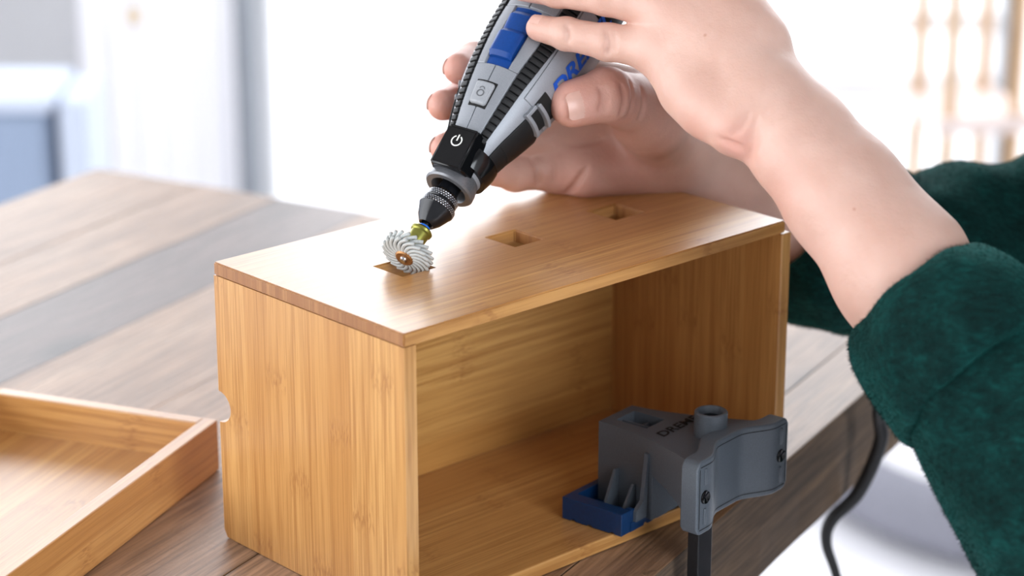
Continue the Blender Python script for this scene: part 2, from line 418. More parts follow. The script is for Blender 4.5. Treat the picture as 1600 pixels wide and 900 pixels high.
# worn edge beam under the outer plank, with a slightly wavy lower arris
nseg = 40; v = []; f = []
for k in range(nseg+1):
    x = dx0 + (dx1-dx0)*k/nseg
    wv = 0.0012*math.sin(k*1.7) + 0.001*math.sin(k*0.63+1)
    v += [(x, -0.0745+wv*0.5, TH-0.0285), (x, -0.0735+wv, TH-0.061-wv), (x, -0.035, TH-0.061), (x, -0.035, TH-0.0285)]
for k in range(nseg):
    for j in range(4): f.append((4*k+j, 4*k+(j+1) % 4, 4*k+4+(j+1) % 4, 4*k+4+j))
f += [(0, 1, 2, 3), tuple(4*nseg+j for j in range(4))]
mesh_py('edge_beam', v, f, M['table_edge'], tb)
box('edge_beam', (dx0, dx1, 0.61, 0.65, TH-0.061, TH-0.0285), M['table_edge'], tb, 0.002)
box('end_beam', (dx1-0.05, dx1-0.002, -0.034, 0.609, TH-0.061, TH-0.0285), M['table_edge'], tb, 0.002)
box('end_beam', (dx0+0.002, dx0+0.05, -0.034, 0.609, TH-0.061, TH-0.0285), M['table_edge'], tb, 0.002)
for (lx, ly) in ((0.20, -0.068), (dx0+0.06, -0.068), (dx1-0.09, 0.57), (dx0+0.06, 0.57)):
    box('leg', (lx, lx+0.065, ly, ly+0.065, 0.0, TH-0.0615), M['table_edge'], tb, 0.003)

# ------------------------------------------------------------------ bamboo box
BL, BD, BH = 0.2655, 0.1475, 0.150
bxr = empty('bamboo_box', (0, 0, 0.0004), R(42.749))
tag(bxr, 'bamboo storage box standing open side forward with three square holes on top', 'box')
T = 0.0073
def hole_panel(name, x0, x1, y0, y1, z0, z1, holes, m, parent, bev=0.0007):
    xs = sorted({x0, x1, *[h[0] for h in holes], *[h[1] for h in holes]}); ys = sorted({y0, y1, *[h[2] for h in holes], *[h[3] for h in holes]})
    bm = bmesh.new(); vv = {}
    def V(i, j, k):
        if (i, j, k) not in vv: vv[i, j, k] = bm.verts.new((xs[i], ys[j], (z0, z1)[k]))
        return vv[i, j, k]
    def solid(i, j):
        if i < 0 or j < 0 or i >= len(xs)-1 or j >= len(ys)-1: return False
        cx = (xs[i]+xs[i+1])/2; cy = (ys[j]+ys[j+1])/2
        return not any(h[0] < cx < h[1] and h[2] < cy < h[3] for h in holes)
    for i in range(len(xs)-1):
        for j in range(len(ys)-1):
            if not solid(i, j): continue
            bm.faces.new([V(i,j,1), V(i+1,j,1), V(i+1,j+1,1), V(i,j+1,1)]); bm.faces.new([V(i,j,0), V(i,j+1,0), V(i+1,j+1,0), V(i+1,j,0)])
            for (di, dj, a, b) in ((-1,0,(i,j),(i,j+1)), (1,0,(i+1,j+1),(i+1,j)), (0,-1,(i+1,j),(i,j)), (0,1,(i,j+1),(i+1,j+1))):
                if not solid(i+di, j+dj): bm.faces.new([V(*a,0), V(*b,0), V(*b,1), V(*a,1)])
    bmesh.ops.recalc_face_normals(bm, faces=bm.faces)
    ed = [e for e in bm.edges if len(e.link_faces) == 2 and e.calc_face_angle(0) > 1.0]
    bmesh.ops.bevel(bm, geom=ed, offset=bev, segments=2, affect='EDGES')
    return bm_obj(name, bm, m, parent, True, 14)
HO = [(0.0545, 0.0750, 0.0650, 0.0868), (0.1280, 0.1480, 0.0632, 0.0850), (0.1998, 0.2205, 0.0620, 0.0833)]
# the board is two layers thick round the holes so they read deep
tp_ = hole_panel('top_panel', 0, BL-0.0005, 0, BD, BH-0.0068, BH, HO, [M['bamboo_x'], M['end_grain']], bxr)
for pl in tp_.data.polygons:
    if abs(pl.normal.x) > 0.8: pl.material_index = 1
box('bottom_panel', (T, BL-0.003, 0, BD-0.002, 0.0, T), M['bamboo_x'], bxr, 0.0008)
# left panel with the half-round finger notch at its back edge
poly = [(0.0, 0.0012), (0.0, BH-0.0070), (BD, BH-0.0070)]
zc, rn = 0.0725, 0.0085
for k in range(13):
    a = PI/2 + PI*k/12
    poly.append((BD + rn*1.15*math.cos(a), zc + rn*math.sin(a)))
poly += [(BD, 0.004), (BD-0.0025, 0.0), (0.0012, 0.0)]
prism('side_panel', poly, 0.0, T, 'x', M['bamboo_zy'], bxr)
prism('side_panel', [(0.0, 0.0), (0.0, BH-0.0074), (BD, BH-0.0074), (BD, 0.0)], BL-T+0.0045, BL+0.0045, 'x', M['bamboo_zy'], bxr, 0.0006)
box('back_panel', (T+0.0002, BL-0.003, 0.1260, 0.1325, T+0.0002, BH-0.0070), M['bamboo_xz'], bxr, 0)

# ------------------------------------------------------------------ bamboo tray on the left
tr = empty('bamboo_tray', (-0.1133, 0.1970, 0.0003), R(69.3))      # local x towards the back, -y to the right
tag(tr, 'shallow bamboo tray with low rim lying left of the box', 'tray')
TW, TL, TZ, TT = 0.147, 0.262, 0.030, 0.0085
# local frame: x = along the right wall towards the back (corner at 0), y = to the left
box('rim_wall', (-TL, 0, 0, TT, 0, TZ), bamboo('bamboo_rim_long', 'x', 'z', 'y', 0.030, 8), tr, 0.0007)
box('rim_wall', (-TL, 0, TW-TT, TW, 0, TZ), bamboo('bamboo_rim_far', 'x', 'z', 'y', 0.030, 9), tr, 0.0007)
box('rim_wall', (-TT, -0.0001, TT+0.0001, TW-TT-0.0001, 0, TZ), bamboo('bamboo_rim_short', 'y', 'z', 'x', 0.030, 10), tr, 0.0007)
box('rim_wall', (-TL+0.0001, -TL+TT, TT+0.0001, TW-TT-0.0001, 0, TZ), bamboo('bamboo_rim_near', 'y', 'z', 'x', 0.030, 11), tr, 0.0007)
box('tray_floor', (-TL+TT+0.0001, -TT-0.0001, TT+0.0001, TW-TT-0.0001, 0.002, 0.0075), bamboo('bamboo_tray_floor', 'x', 'y', 'z', 0.022, 12), tr, 0)

# ------------------------------------------------------------------ rotary tool
fx = Vector((-0.23208247, -0.56272814, 0.79339446)); sx_ = Vector((0.84735664, -0.51748096, -0.11916453)); ax = Vector((0.47762376, 0.64463206, 0.59692969))
HUB = Vector((-0.0031, 0.0954, 0.1575))
TM = Matrix(((fx.x, sx_.x, ax.x, HUB.x), (fx.y, sx_.y, ax.y, HUB.y), (fx.z, sx_.z, ax.z, HUB.z), (0, 0, 0, 1)))
tool = empty('rotary_tool', mat=TM)
tag(tool, 'silver and black handheld rotary tool with a white bristle wheel, held in two hands', 'rotary tool')
PR = [(0.0505, 0.0118), (0.0530, 0.0125), (0.0606, 0.0140), (0.0680, 0.0155), (0.0747, 0.0172), (0.0800, 0.0190), (0.0880, 0.0213), (0.0960, 0.0234), (0.1047, 0.0253), (0.1120, 0.0265), (0.1200, 0.0274), (0.1330, 0.0286), (0.1470, 0.0292), (0.1600, 0.0292), (0.1800, 0.0288), (0.2050, 0.0272), (0.2250, 0.0250), (0.2340, 0.0220), (0.2380, 0.0150)]
def rad(z):
    return float(np.interp(z, [p[0] for p in PR], [p[1] for p in PR]))
def sp(th, z, off=0.0):
    a = R(th); r = rad(z)+off; return (r*math.cos(a), r*math.sin(a), z)
def patch(name, th0, th1, z0, z1, off, mat, parent, depth=0.002, nt_=None, nz=None, smooth=True, flat=0.0):
    """a raised piece of shell; th0/th1 may be functions of z"""
    nz = nz or max(2, int((z1-z0)/0.003)+1)
    v, f = [], []
    f0 = th0 if callable(th0) else (lambda z, a=th0: a); f1 = th1 if callable(th1) else (lambda z, a=th1: a)
    nt_ = nt_ or max(2, int(abs(f1(z0)-f0(z0))/5)+1)
    for lay, o in ((0, off), (1, off-depth)):
        for i in range(nz+1):
            z = z0+(z1-z0)*i/nz
            for j in range(nt_+1):
                th = f0(z)+(f1(z)-f0(z))*j/nt_
                v.append(sp(th, z, o))
    n1 = (nz+1)*(nt_+1); W = nt_+1
    for i in range(nz):
        for j in range(nt_):
            a = i*W+j
            f.append((a, a+1, a+1+W, a+W)); f.append((n1+a, n1+a+W, n1+a+1+W, n1+a+1))
    for i in range(nz):
        a = i*W; f.append((a, a+W, n1+a+W, n1+a)); a = i*W+nt_; f.append((a+W, a, n1+a, n1+a+W))
    for j in range(nt_):
        a = j; f.append((a+1, a, n1+a, n1+a+1)); a = nz*W+j; f.append((a, a+1, n1+a+1, n1+a))
    o = mesh_py(name, v, f, mat, parent, smooth, 45)
    md = o.modifiers.new('soft_edge', 'BEVEL'); md.harden_normals = True; md.width = 0.0005; md.segments = 2; md.limit_method = 'ANGLE'; md.angle_limit = R(50)
    return o
lathe('housing', [(z, r) for z, r in PR if z <= 0.161] + [(0.1612, 0.0286), (0.1612, 0.001)], M['silver'], tool, 72, 40)
lathe('tail_cover', [(0.1613, 0.001), (0.1613, 0.0292), (0.163, 0.0297)] + [(z, r+0.0004) for z, r in PR if z > 0.163] + [(0.2382, 0.001)], M['rubber'], tool, 64, 40)
lathe('strain_relief', [(0.2383, 0.001), (0.2383, 0.008), (0.252, 0.0062), (0.266, 0.0048), (0.266, 0.001)], M['rubber'], tool, 24)
# top panel halves with a seam between them
patch('top_panel', -27, -0.45, 0.0690, 0.1060, 0.0012, M['silver'], tool)
patch('top_panel', 0.45, 27, 0.0690, 0.1060, 0.0012, M['silver'], tool)
# switch surround
fr = lambda z: -27 - 3*min(1, (z-0.1060)/0.02); fr2 = lambda z: 27 + 3*min(1, (z-0.1060)/0.02)
patch('switch_surround', fr, -15.5, 0.1061, 0.1430, 0.0012, M['silver'], tool)
patch('switch_surround', 15.5, fr2, 0.1061, 0.1430, 0.0012, M['silver'], tool)
patch('switch_surround', -29, -0.4, 0.1431, 0.1500, 0.0012, M['silver'], tool)
patch('switch_surround', 0.4, 29, 0.1431, 0.1500, 0.0012, M['silver'], tool)
patch('switch_slot', -15.4, 15.4, 0.1062, 0.1429, 0.0001, M['blue'], tool, 0.001)
# blue slide switch: stepped profile extruded across
prof = [(0.1105, 0.0000), (0.1105, 0.0022), (0.1125, 0.0042), (0.1240, 0.0046), (0.1270, 0.0026), (0.1360, 0.0036), (0.1385, 0.0020), (0.1385, 0.0000)]
v, f = [], []
nn = 8
for j in range(nn+1):
    th = -13.5 + 27*j/nn
    for z, o in prof:
        e = 0.0010 if j in (0, nn) else 0
        v.append(sp(th, z, max(-0.0005, o-e)))
k = len(prof)
for j in range(nn):
    for i in range(k): f.append((j*k+i, j*k+(i+1) % k, (j+1)*k+(i+1) % k, (j+1)*k+i))
f += [tuple(range(k)), tuple(nn*k+i for i in range(k))]
sw = mesh_py('slide_switch', v, f, M['blue'], tool, True, 35)
sw['label'] = 'blue slide switch'
# lock button with a small padlock mark
lb = patch('lock_button', -12.5, 12.5, 0.0835, 0.0955, 0.0030, M['silver_lite'], tool, 0.003)
lb.modifiers['soft_edge'].width = 0.0014; lb.modifiers['soft_edge'].segments = 3
patch('button_gap', -14.5, 14.5, 0.0822, 0.0968, 0.00135, M['dark'], tool, 0.001)
def ring_patch(name, cth, cz, r0, r1, a0, a1, off, mat, parent, n=20, kz=1.0):
    v, f = [], []
    for i in range(n+1):
        a = a0+(a1-a0)*i/n
        for r in (r0, r1):
            v.append(sp(cth + math.degrees(r*math.sin(a)/rad(cz)), cz + kz*r*math.cos(a), off))
    for i in range(n): f.append((2*i, 2*i+1, 2*i+3, 2*i+2))
    return mesh_py(name, v, f, mat, parent)
ring_patch('padlock_mark', 0, 0.0886, 0.0013, 0.0019, 0, 2*PI, 0.00312, M['nose_grey'], lb)
ring_patch('padlock_mark', 0, 0.0908, 0.0009, 0.0014, -PI/2, PI/2, 0.00312, M['nose_grey'], lb)
# ribbed rubber strips either side of the top panel
def strip(s):
    e0 = lambda z: s*(27.6 + (2.8*min(1, max(0, (z-0.1060)/0.02)))); e1 = lambda z: s*(43 + 4*min(1, max(0, (z-0.10)/0.03)))
    lo, hi = (e0, e1) if s > 0 else (e1, e0)
    st = patch('grip_strip', lo, hi, 0.0660, 0.1600, 0.0004, M['rubber'], tool)
    n = 25
    for i in range(n):
        z0 = 0.0672 + i*(0.1590-0.0672)/n
        rb = patch('rib', (lambda z: lo(z)+0.8), (lambda z: hi(z)-0.8), z0, z0+0.0027, 0.0019, M['rubber'], st, 0.002, 3, 1)
strip(1); strip(-1)
# ledge between the strip and the side of the housing
patch('side_ledge', 49, 112, 0.0980, 0.1600, 0.0007, M['silver'], tool)
patch('side_ledge', -112, -49, 0.0980, 0.1600, 0.0007, M['silver'], tool)
# dark nose cover round the lower side, air vents with fins above it
patch('nose_cover', lambda z: 62+ (z-0.055)*180, lambda z: 298-(z-0.055)*180, 0.0545, 0.0935, 0.0010, M['rubber'], tool, 0.0015)
patch('nose_rib', lambda z: 66, lambda z: 110, 0.0718, 0.0727, 0.0013, M['dark'], tool, 0.0008, 8, 1)
for s in (1, -1):
    a, b_ = (64, 102) if s > 0 else (-102, -64)
    patch('air_vent', a, b_, 0.0925, 0.1085, 0.0009, M['dark'], tool, 0.001)
    fo = 0.0 if s > 0 else -0.0016
    patch('vent_fin', a-1, b_+1, 0.0912, 0.0932, 0.0030+fo, M['silver'], tool, 0.004, 8, 1)
    patch('vent_fin', a+2, b_+1, 0.0992, 0.1012, 0.0034+fo, M['silver'], tool, 0.004, 8, 1)
    patch('vent_fin', a if s > 0 else b_-5, a+5 if s > 0 else b_, 0.0932, 0.0992, 0.0022+fo, M['silver'], tool, 0.003, 2, 2)
# printed name along the side
tv, tf = text_mesh('DREMEL', 0.0118, 0.28, 0.00038, 1.30)
mesh_py('printed_name', [sp(84 - math.degrees(y/rad(0.112+x)), 0.1105+x, 0.0011) for x, y in tv], tf, M['blue_print'], tool, fix=False)
# black light module with a power mark
bm = bmesh.new()
prof = [(0.0468, 0.0160), (0.0690, 0.0196), (0.0703, 0.0182), (0.0703, 0.0090), (0.0490, 0.0050)]
L0 = [bm.verts.new((x, -0.0088 - (0.0 if x > 0.012 else 0.003), z)) for z, x in prof]
L1 = [bm.verts.new((x, 0.0088 + (0.0 if x > 0.012 else 0.003), z)) for z, x in prof]
bm.faces.new(L0); bm.faces.new(L1[::-1])
for i in range(5): bm.faces.new([L0[i], L0[(i+1) % 5], L1[(i+1) % 5], L1[i]])
bmesh.ops.recalc_face_normals(bm, faces=bm.faces)
bmesh.ops.bevel(bm, geom=bm.edges[:], offset=0.0011, segments=3, affect='EDGES')
lmo = bm_obj('light_module', bm, M['gloss_black'], tool, True, 50)
lmo['label'] = 'glossy black light module with white power symbol'
def face_pt(y, z): return (0.0160 + (z-0.0468)*(0.0036/0.0222) + 0.00015, y, z)
v, f = [], []
n = 28; a0 = R(28); a1 = 2*PI - R(28)
for i in range(n+1):
    a = a0+(a1-a0)*i/n
    for r in (0.0024, 0.0031): v.append(face_pt(r*math.sin(a), 0.0612 + r*math.cos(a)))
for i in range(n): f.append((2*i, 2*i+1, 2*i+3, 2*i+2))
b0 = len(v); v += [face_pt(-0.0004, 0.0612), face_pt(0.0004, 0.0612), face_pt(0.0004, 0.0647), face_pt(-0.0004, 0.0647)]; f.append((b0, b0+1, b0+2, b0+3))
mesh_py('power_symbol', v, f, M['white_print'], lmo)
# collar that carries the module
lathe('collar_band', [(0.0535, 0.0122), (0.0535, 0.0150), (0.0600, 0.0166), (0.0640, 0.0166), (0.0640, 0.0140)], M['gloss_black'], tool, 48)
# nose cap ring and chuck
lathe('nose_cap', [(0.0520, 0.0120), (0.0470, 0.0132), (0.0440, 0.0134), (0.0430, 0.0126), (0.0430, 0.0098), (0.0450, 0.0088), (0.0490, 0.0085), (0.0520, 0.0085)], M['nose_grey'], tool, 48, 30)
lathe('collet_seat', [(0.0495, 0.0001), (0.0495, 0.0086)], M['brass'], tool, 32)
for a in (60, 180, 300):
    bx_ = box('nose_slot', (0.0055, 0.0080, -0.0016, 0.0016, 0.0488, 0.0494), M['dark'], tool, 0.0002); bx_.rotation_euler = (0, 0, R(a))
lathe('spindle', [(0.0505, 0.0001), (0.0505, 0.0052), (0.0400, 0.0058), (0.0400, 0.0001)], M['chuck'], tool, 32)
ck = lathe('chuck', [(0.0398, 0.0001), (0.0398, 0.0070), (0.0385, 0.0080), (0.0350, 0.0082), (0.0345, 0.0078), (0.0338, 0.0078), (0.0333, 0.0092), (0.0300, 0.0093), (0.0292, 0.0088), (0.0240, 0.0066), (0.0212, 0.0046), (0.0205, 0.0040), (0.0210, 0.0030), (0.0235, 0.0026), (0.0235, 0.0001)], M['chuck'], tool, 48, 28)
# knurling: two rings of small pyramids
def knurl(z0, z1, r, n, rows):
    v, f = [], []
    for i in range(rows):
        for j in range(n):
            a = 2*PI*(j+0.5*(i % 2))/n; da = PI/n; zz0 = z0+(z1-z0)*i/rows; zz1 = z0+(z1-z0)*(i+1)/rows; zm = (zz0+zz1)/2
            b0 = len(v)
            for (aa, z_, rr) in ((a-da, zm, r), (a, zz0, r), (a+da, zm, r), (a, zz1, r), (a, zm, r+0.0006)): v.append((rr*math.cos(aa), rr*math.sin(aa), z_))
            f += [(b0, b0+1, b0+4), (b0+1, b0+2, b0+4), (b0+2, b0+3, b0+4), (b0+3, b0, b0+4)]
    mesh_py('knurling', v, f, M['chuck_lite'], ck)
M['chuck_lite'] = plain('bright_knurl_steel', (0.40, 0.41, 0.44), 0.28, 0.9, 0.5, 0.2, 700)  # brighter base colour puts the knurl's sparkle into the steel
knurl(0.0302, 0.0331, 0.0092, 40, 3); knurl(0.0352, 0.0384, 0.0081, 36, 3)
lathe('mandrel', [(0.0236, 0.0001), (0.0236, 0.0016), (-0.0035, 0.0016), (-0.0035, 0.0001)], M['steel'], tool, 16)
lathe('mandrel_ring', [(0.0190, 0.0017), (0.0190, 0.0030), (0.0176, 0.0032), (0.0176, 0.0017)], M['blue_ring'], tool, 20)
sd = lathe('stud', [(0.0175, 0.0017), (0.0172, 0.0050), (0.0162, 0.0058), (0.0150, 0.0056), (0.0143, 0.0049), (0.0080, 0.0045), (0.0060, 0.0040), (0.0060, 0.0017)], M['green_brass'], tool, 32, 30)
sd['label'] = 'olive brass stud above the wheel'
wh = lathe('bristle_wheel', [(0.0026, 0.0017), (0.0026, 0.0050), (-0.0016, 0.0050), (-0.0024, 0.0042), (-0.0024, 0.0017)], M['hub_brown'], tool, 32, 30)
wh['label'] = 'white bristle wheel with a brown hub'
wh.rotation_mode = 'AXIS_ANGLE'; wh.rotation_axis_angle = (R(9), 0.5, -0.866, 0)
lathe('hub_screw', [(-0.0025, 0.0001), (-0.0030, 0.0017), (-0.0024, 0.0020), (-0.0020, 0.0020)], M['steel'], wh, 16)
def bristle_mesh(cup, rr, twist):
    pts = []; rd = []
    for t in (0, 0.25, 0.5, 0.75, 1.0):
        r = 0.0040 + (rr-0.0040)*t; a = R(twist)*t*t
        pts.append(Vector((r*math.cos(a), r*math.sin(a), cup*t*t))); rd.append(0.00110 - 0.00015*t)
    path, r2 = smooth_path(pts, rd, 2)
    v, f = tube_data(path, r2, 6)
    me = bpy.data.meshes.new('bristle'); me.from_pydata([tuple(p) for p in v], [], f); me.materials.append(M['bristle'])
    me.polygons.foreach_set('use_smooth', [True]*len(me.polygons)); return me
for lay, (z, cup, rr, tw, n, ph) in enumerate(((-0.0008, 0.0010, 0.0129, 34, 20, 0), (0.0014, 0.0030, 0.0128, 40, 20, 9))):
    me = bristle_mesh(cup, rr, tw)
    for i in range(n):
        o = bpy.data.objects.new('bristle', me); COL.objects.link(o); o.parent = wh
        o.location = (0, 0, z); o.rotation_euler = (0, 0, 2*PI*i/n + R(ph))

# ------------------------------------------------------------------ clamp
cl = empty('bench_clamp', (0, 0, 0))
tag(cl, 'slate grey plastic clamp with navy blue foot gripping the box floor at the table edge', 'clamp')
cO = Matrix.Rotation(R(42.749), 4, 'Z') @ Matrix.Translation((0.1425, -0.005, 0.0079)) @ Matrix.Rotation(R(8.3), 4, 'Z')
cl.matrix_world = cO
G = M['clamp_grey']
# blue foot: base plate, notched walls
def notched(length, h, notches, depth=0.0016):
    p = [(0, h), (0, 0)]
    for c in notches: p += [(c-0.0018, 0), (c-0.0006, depth), (c+0.0010, depth*0.8), (c+0.002, 0)]
    p += [(length, 0), (length, h)]
    return p
ft = box('foot_pad', (0.004, 0.060, 0.0040, 0.0345, 0.0, 0.0035), M['pad_blue'], cl, 0.0004)
ft['label'] = 'navy blue rubber foot'
prism('foot_wall', notched(0.0385, 0.0122, (0.006, 0.0205, 0.031)), -0.0040, 0.0040, 'x', M['pad_blue'], ft, 0.0003)
prism('foot_wall', [(0.0041+a, b) for a, b in notched(0.056, 0.0052, (0.013, 0.021, 0.034, 0.042))], 0.0, 0.0039, 'y', M['pad_blue'], ft)
prism('foot_wall', [(0.0041, 0.0), (0.060, 0.0), (0.060, 0.0120), (0.0041, 0.0120)], 0.0346, 0.0385, 'y', M['pad_blue'], ft)
box('foot_wall', (0.0041, 0.0075, 0.0, 0.0039, 0.0053, 0.0122), M['pad_blue'], ft, 0.0004)
# body: sections along y
st = []
def body_section(y):
    t = (y + 0.036)/(0.070)
    xl = 0.0045 + 0.0165*(1-(1-t)**2.0); xr = 0.0770 - 0.0265*(1-(1-t)**1.5)
    if y < -0.0045: zb = float(np.interp(y, [-0.036, -0.026, -0.016, -0.0045], [0.0150, 0.0205, 0.0250, 0.0285]))
    else: zb = 0.0036
    zt = 0.0478
    return xl, xr, zb, zt
ys = list(np.linspace(-0.036, -0.0046, 9)) + list(np.linspace(-0.0044, 0.034, 9))
bm = bmesh.new(); rows = []
for y in ys:
    xl, xr, zb, zt = body_section(y)
    rows.append([bm.verts.new(p) for p in ((xl, y, zb), (xr, y, zb), (xr, y, zt), (xl, y, zt))])
for a, b_ in zip(rows[:-1], rows[1:]):
    for j in range(4): bm.faces.new([a[j], a[(j+1) % 4], b_[(j+1) % 4], b_[j]])
bm.faces.new(rows[0]); bm.faces.new(rows[-1][::-1])
bodyc = bm_obj('body', bm, G, cl, True, 30)
cutb = box('cut', (0.0285, 0.0445, 0.0085, 0.0280, 0.0330, 0.06), None, cl, 0)
md = bodyc.modifiers.new('pocket', 'BOOLEAN'); md.object = cutb; md.operation = 'DIFFERENCE'; md.solver = 'EXACT'
bpy.context.view_layer.update()
dg = bpy.context.evaluated_depsgraph_get(); me2 = bpy.data.meshes.new_from_object(bodyc.evaluated_get(dg))
bodyc.modifiers.clear(); bodyc.data = me2; bpy.data.objects.remove(cutb)
md = bodyc.modifiers.new('soft_edge', 'BEVEL'); md.harden_normals = True; md.width = 0.0009; md.segments = 2; md.limit_method = 'ANGLE'; md.angle_limit = R(40)
box('pocket_rib', (0.0335, 0.0347, 0.0088, 0.0277, 0.0332, 0.0462), G, bodyc, 0.0002)
box('pocket_rib', (0.0287, 0.0443, 0.0180, 0.0190, 0.0332, 0.0440), G, bodyc, 0.0002)
# gusset fins standing on the foot, left of the body
for (y, x0, h, x1) in ((0.0075, 0.0048, 0.0165, 0.0195), (0.0195, 0.0060, 0.0215, 0.0200)):
    prism('gusset', [(x0, 0.0037), (x1, 0.0037), (x1, 0.0037+h), (x1-0.003, 0.0037+h)], y, y+0.0016, 'y', G, cl)
prism('gusset', [(0.0060, 0.0054), (0.0150, 0.0054), (0.0170, 0.0400), (0.0155, 0.0400), (0.0120, 0.0150), (0.0060, 0.0110)], -0.0020, 0.0004, 'y', G, cl)
box('foot_ledge', (0.0076, 0.0500, 0.0003, 0.0036, 0.0054, 0.0100), G, cl, 0.0004)
# face plate: lobes at both ends, hollow in the middle
def plan(t):                                        # t 0..1 across the width -> y of the front face
    s = min(1.0, max(0.0, (min(t, 1-t)-0.13)/0.27)); s = s*s*(3-2*s)
    return -0.0462 + 0.0092*s
X0, X1, ZB, ZT = -0.0045, 0.0790, 0.0128, 0.0528
nx = 36; bm = bmesh.new(); cols = []
for i in range(nx+1):
    t = i/nx; x = X0+(X1-X0)*t; y = plan(t)
    # rounded lower and upper outline near the ends
    e = min(t, 1-t); rc = 0.004*max(0.0, 1-e/0.045)**2
    cols.append([bm.verts.new(p) for p in ((x, y, ZB+rc), (x, y, ZT-rc), (x, y+0.0102, ZT-rc), (x, y+0.0102, ZB+rc))])
for a, b_ in zip(cols[:-1], cols[1:]):
    for j in range(4): bm.faces.new([a[j], a[(j+1) % 4], b_[(j+1) % 4], b_[j]])
bm.faces.new(cols[0]); bm.faces.new(cols[-1][::-1])
fp = bm_obj('face_plate', bm, G, cl, True, 35)
md = fp.modifiers.new('soft_edge', 'BEVEL'); md.harden_normals = True; md.width = 0.0012; md.segments = 3; md.limit_method = 'ANGLE'; md.angle_limit = R(40)
# raised border line, slots and screws on the plate
def on_plate(x, z, o=0.0): return (x, plan((x-X0)/(X1-X0)) - o, z)
def line_on_plate(name, pts, w, o, m):
    v, f = [], []
    for i, (x, z) in enumerate(pts):
        a = pts[max(i-1, 0)]; b_ = pts[min(i+1, len(pts)-1)]
        dx, dz = b_[0]-a[0], b_[1]-a[1]; l = math.hypot(dx, dz) or 1; nx_, nz_ = -dz/l*w/2, dx/l*w/2
        v += [on_plate(x+nx_, z+nz_, o), on_plate(x-nx_, z-nz_, o)]
    for i in range(len(pts)-1): f.append((2*i, 2*i+1, 2*i+3, 2*i+2))
    return mesh_py(name, v, f, m, fp)
inx = [(X0+0.0028+(X1-X0-0.0056)*i/30) for i in range(31)]
line_on_plate('border_groove', [(x, ZT-0.0030) for x in inx], 0.0005, 0.00012, M['dark'])
line_on_plate('border_groove', [(x, ZB+0.0030) for x in inx], 0.0005, 0.00012, M['dark'])
line_on_plate('border_groove', [(X0+0.0024, ZB+0.004+k*0.001) for k in range(33)], 0.0005, 0.00012, M['dark'])
line_on_plate('border_groove', [(X1-0.0024, ZB+0.004+k*0.001) for k in range(33)], 0.0006, 0.00012, M['dark'])
zm = (ZB+ZT)/2
for xc in (X0+0.0072, X1-0.0072):
    scw = lathe('screw', [(0, 0.0001), (0.0006, 0.0020), (0.0011, 0.0032), (0.0, 0.0036), (-0.001, 0.0036)], M['gloss_black'], fp, 24, 30)
    scw.matrix_local = Matrix.Translation(on_plate(xc, zm, 0.0)) @ Matrix.Rotation(R(90), 4, 'X')
    for zc_ in (zm+0.0110, zm-0.0105):
        y = on_plate(xc, zc_)[1]
        bm = bmesh.new(); bm_box(bm, xc-0.0011, xc+0.0011, y-0.0007, y+0.001, zc_-0.0045, zc_+0.0045, bev=0.0005)
        bm_obj('slot_bead', bm, G, fp, True, 50)
# hollow post on top with a screw inside
po = lathe('post', [(0.0470, 0.0092), (0.0475, 0.0088), (0.0600, 0.0086), (0.0606, 0.0080), (0.0606, 0.0070), (0.0600, 0.0066), (0.0560, 0.0064), (0.0560, 0.0001)], G, cl, 48, 35)
po.location = (0.0430, -0.0215, 0.0)
lathe('post_screw', [(0.0561, 0.0001), (0.0562, 0.0018), (0.0575, 0.0022), (0.0575, 0.0045), (0.0561, 0.0058)], M['gloss_black'], po, 24)
# embossed name on the top
tv, tf = text_mesh('DREMEL', 0.0085, 0.15, 0.0002, 1.30)
mesh_py('embossed_name', [(0.0235+x*0.98, -0.0055+y, 0.0481) for x, y in tv], tf, M['dark'], bodyc, fix=False)
# black bar going down past the table edge, with a lower jaw below the table top
barx, bary = 0.0085, -0.0408
box('clamp_bar', (barx-0.0062, barx+0.0062, bary-0.0026, bary+0.0042, -0.170, 0.0128), M['bar_black'], cl, 0.0006)
lj = box('lower_jaw', (barx-0.010, barx+0.010, -0.046, 0.030, -0.105, -0.085), G, cl, 0.002)
lathe('jaw_screw', [(-0.085, 0.004), (-0.0705, 0.004), (-0.0705, 0.009), (-0.0690, 0.009), (-0.0690, 0.0001)], M['steel'], lj, 20).location = (barx, 0.018, 0)

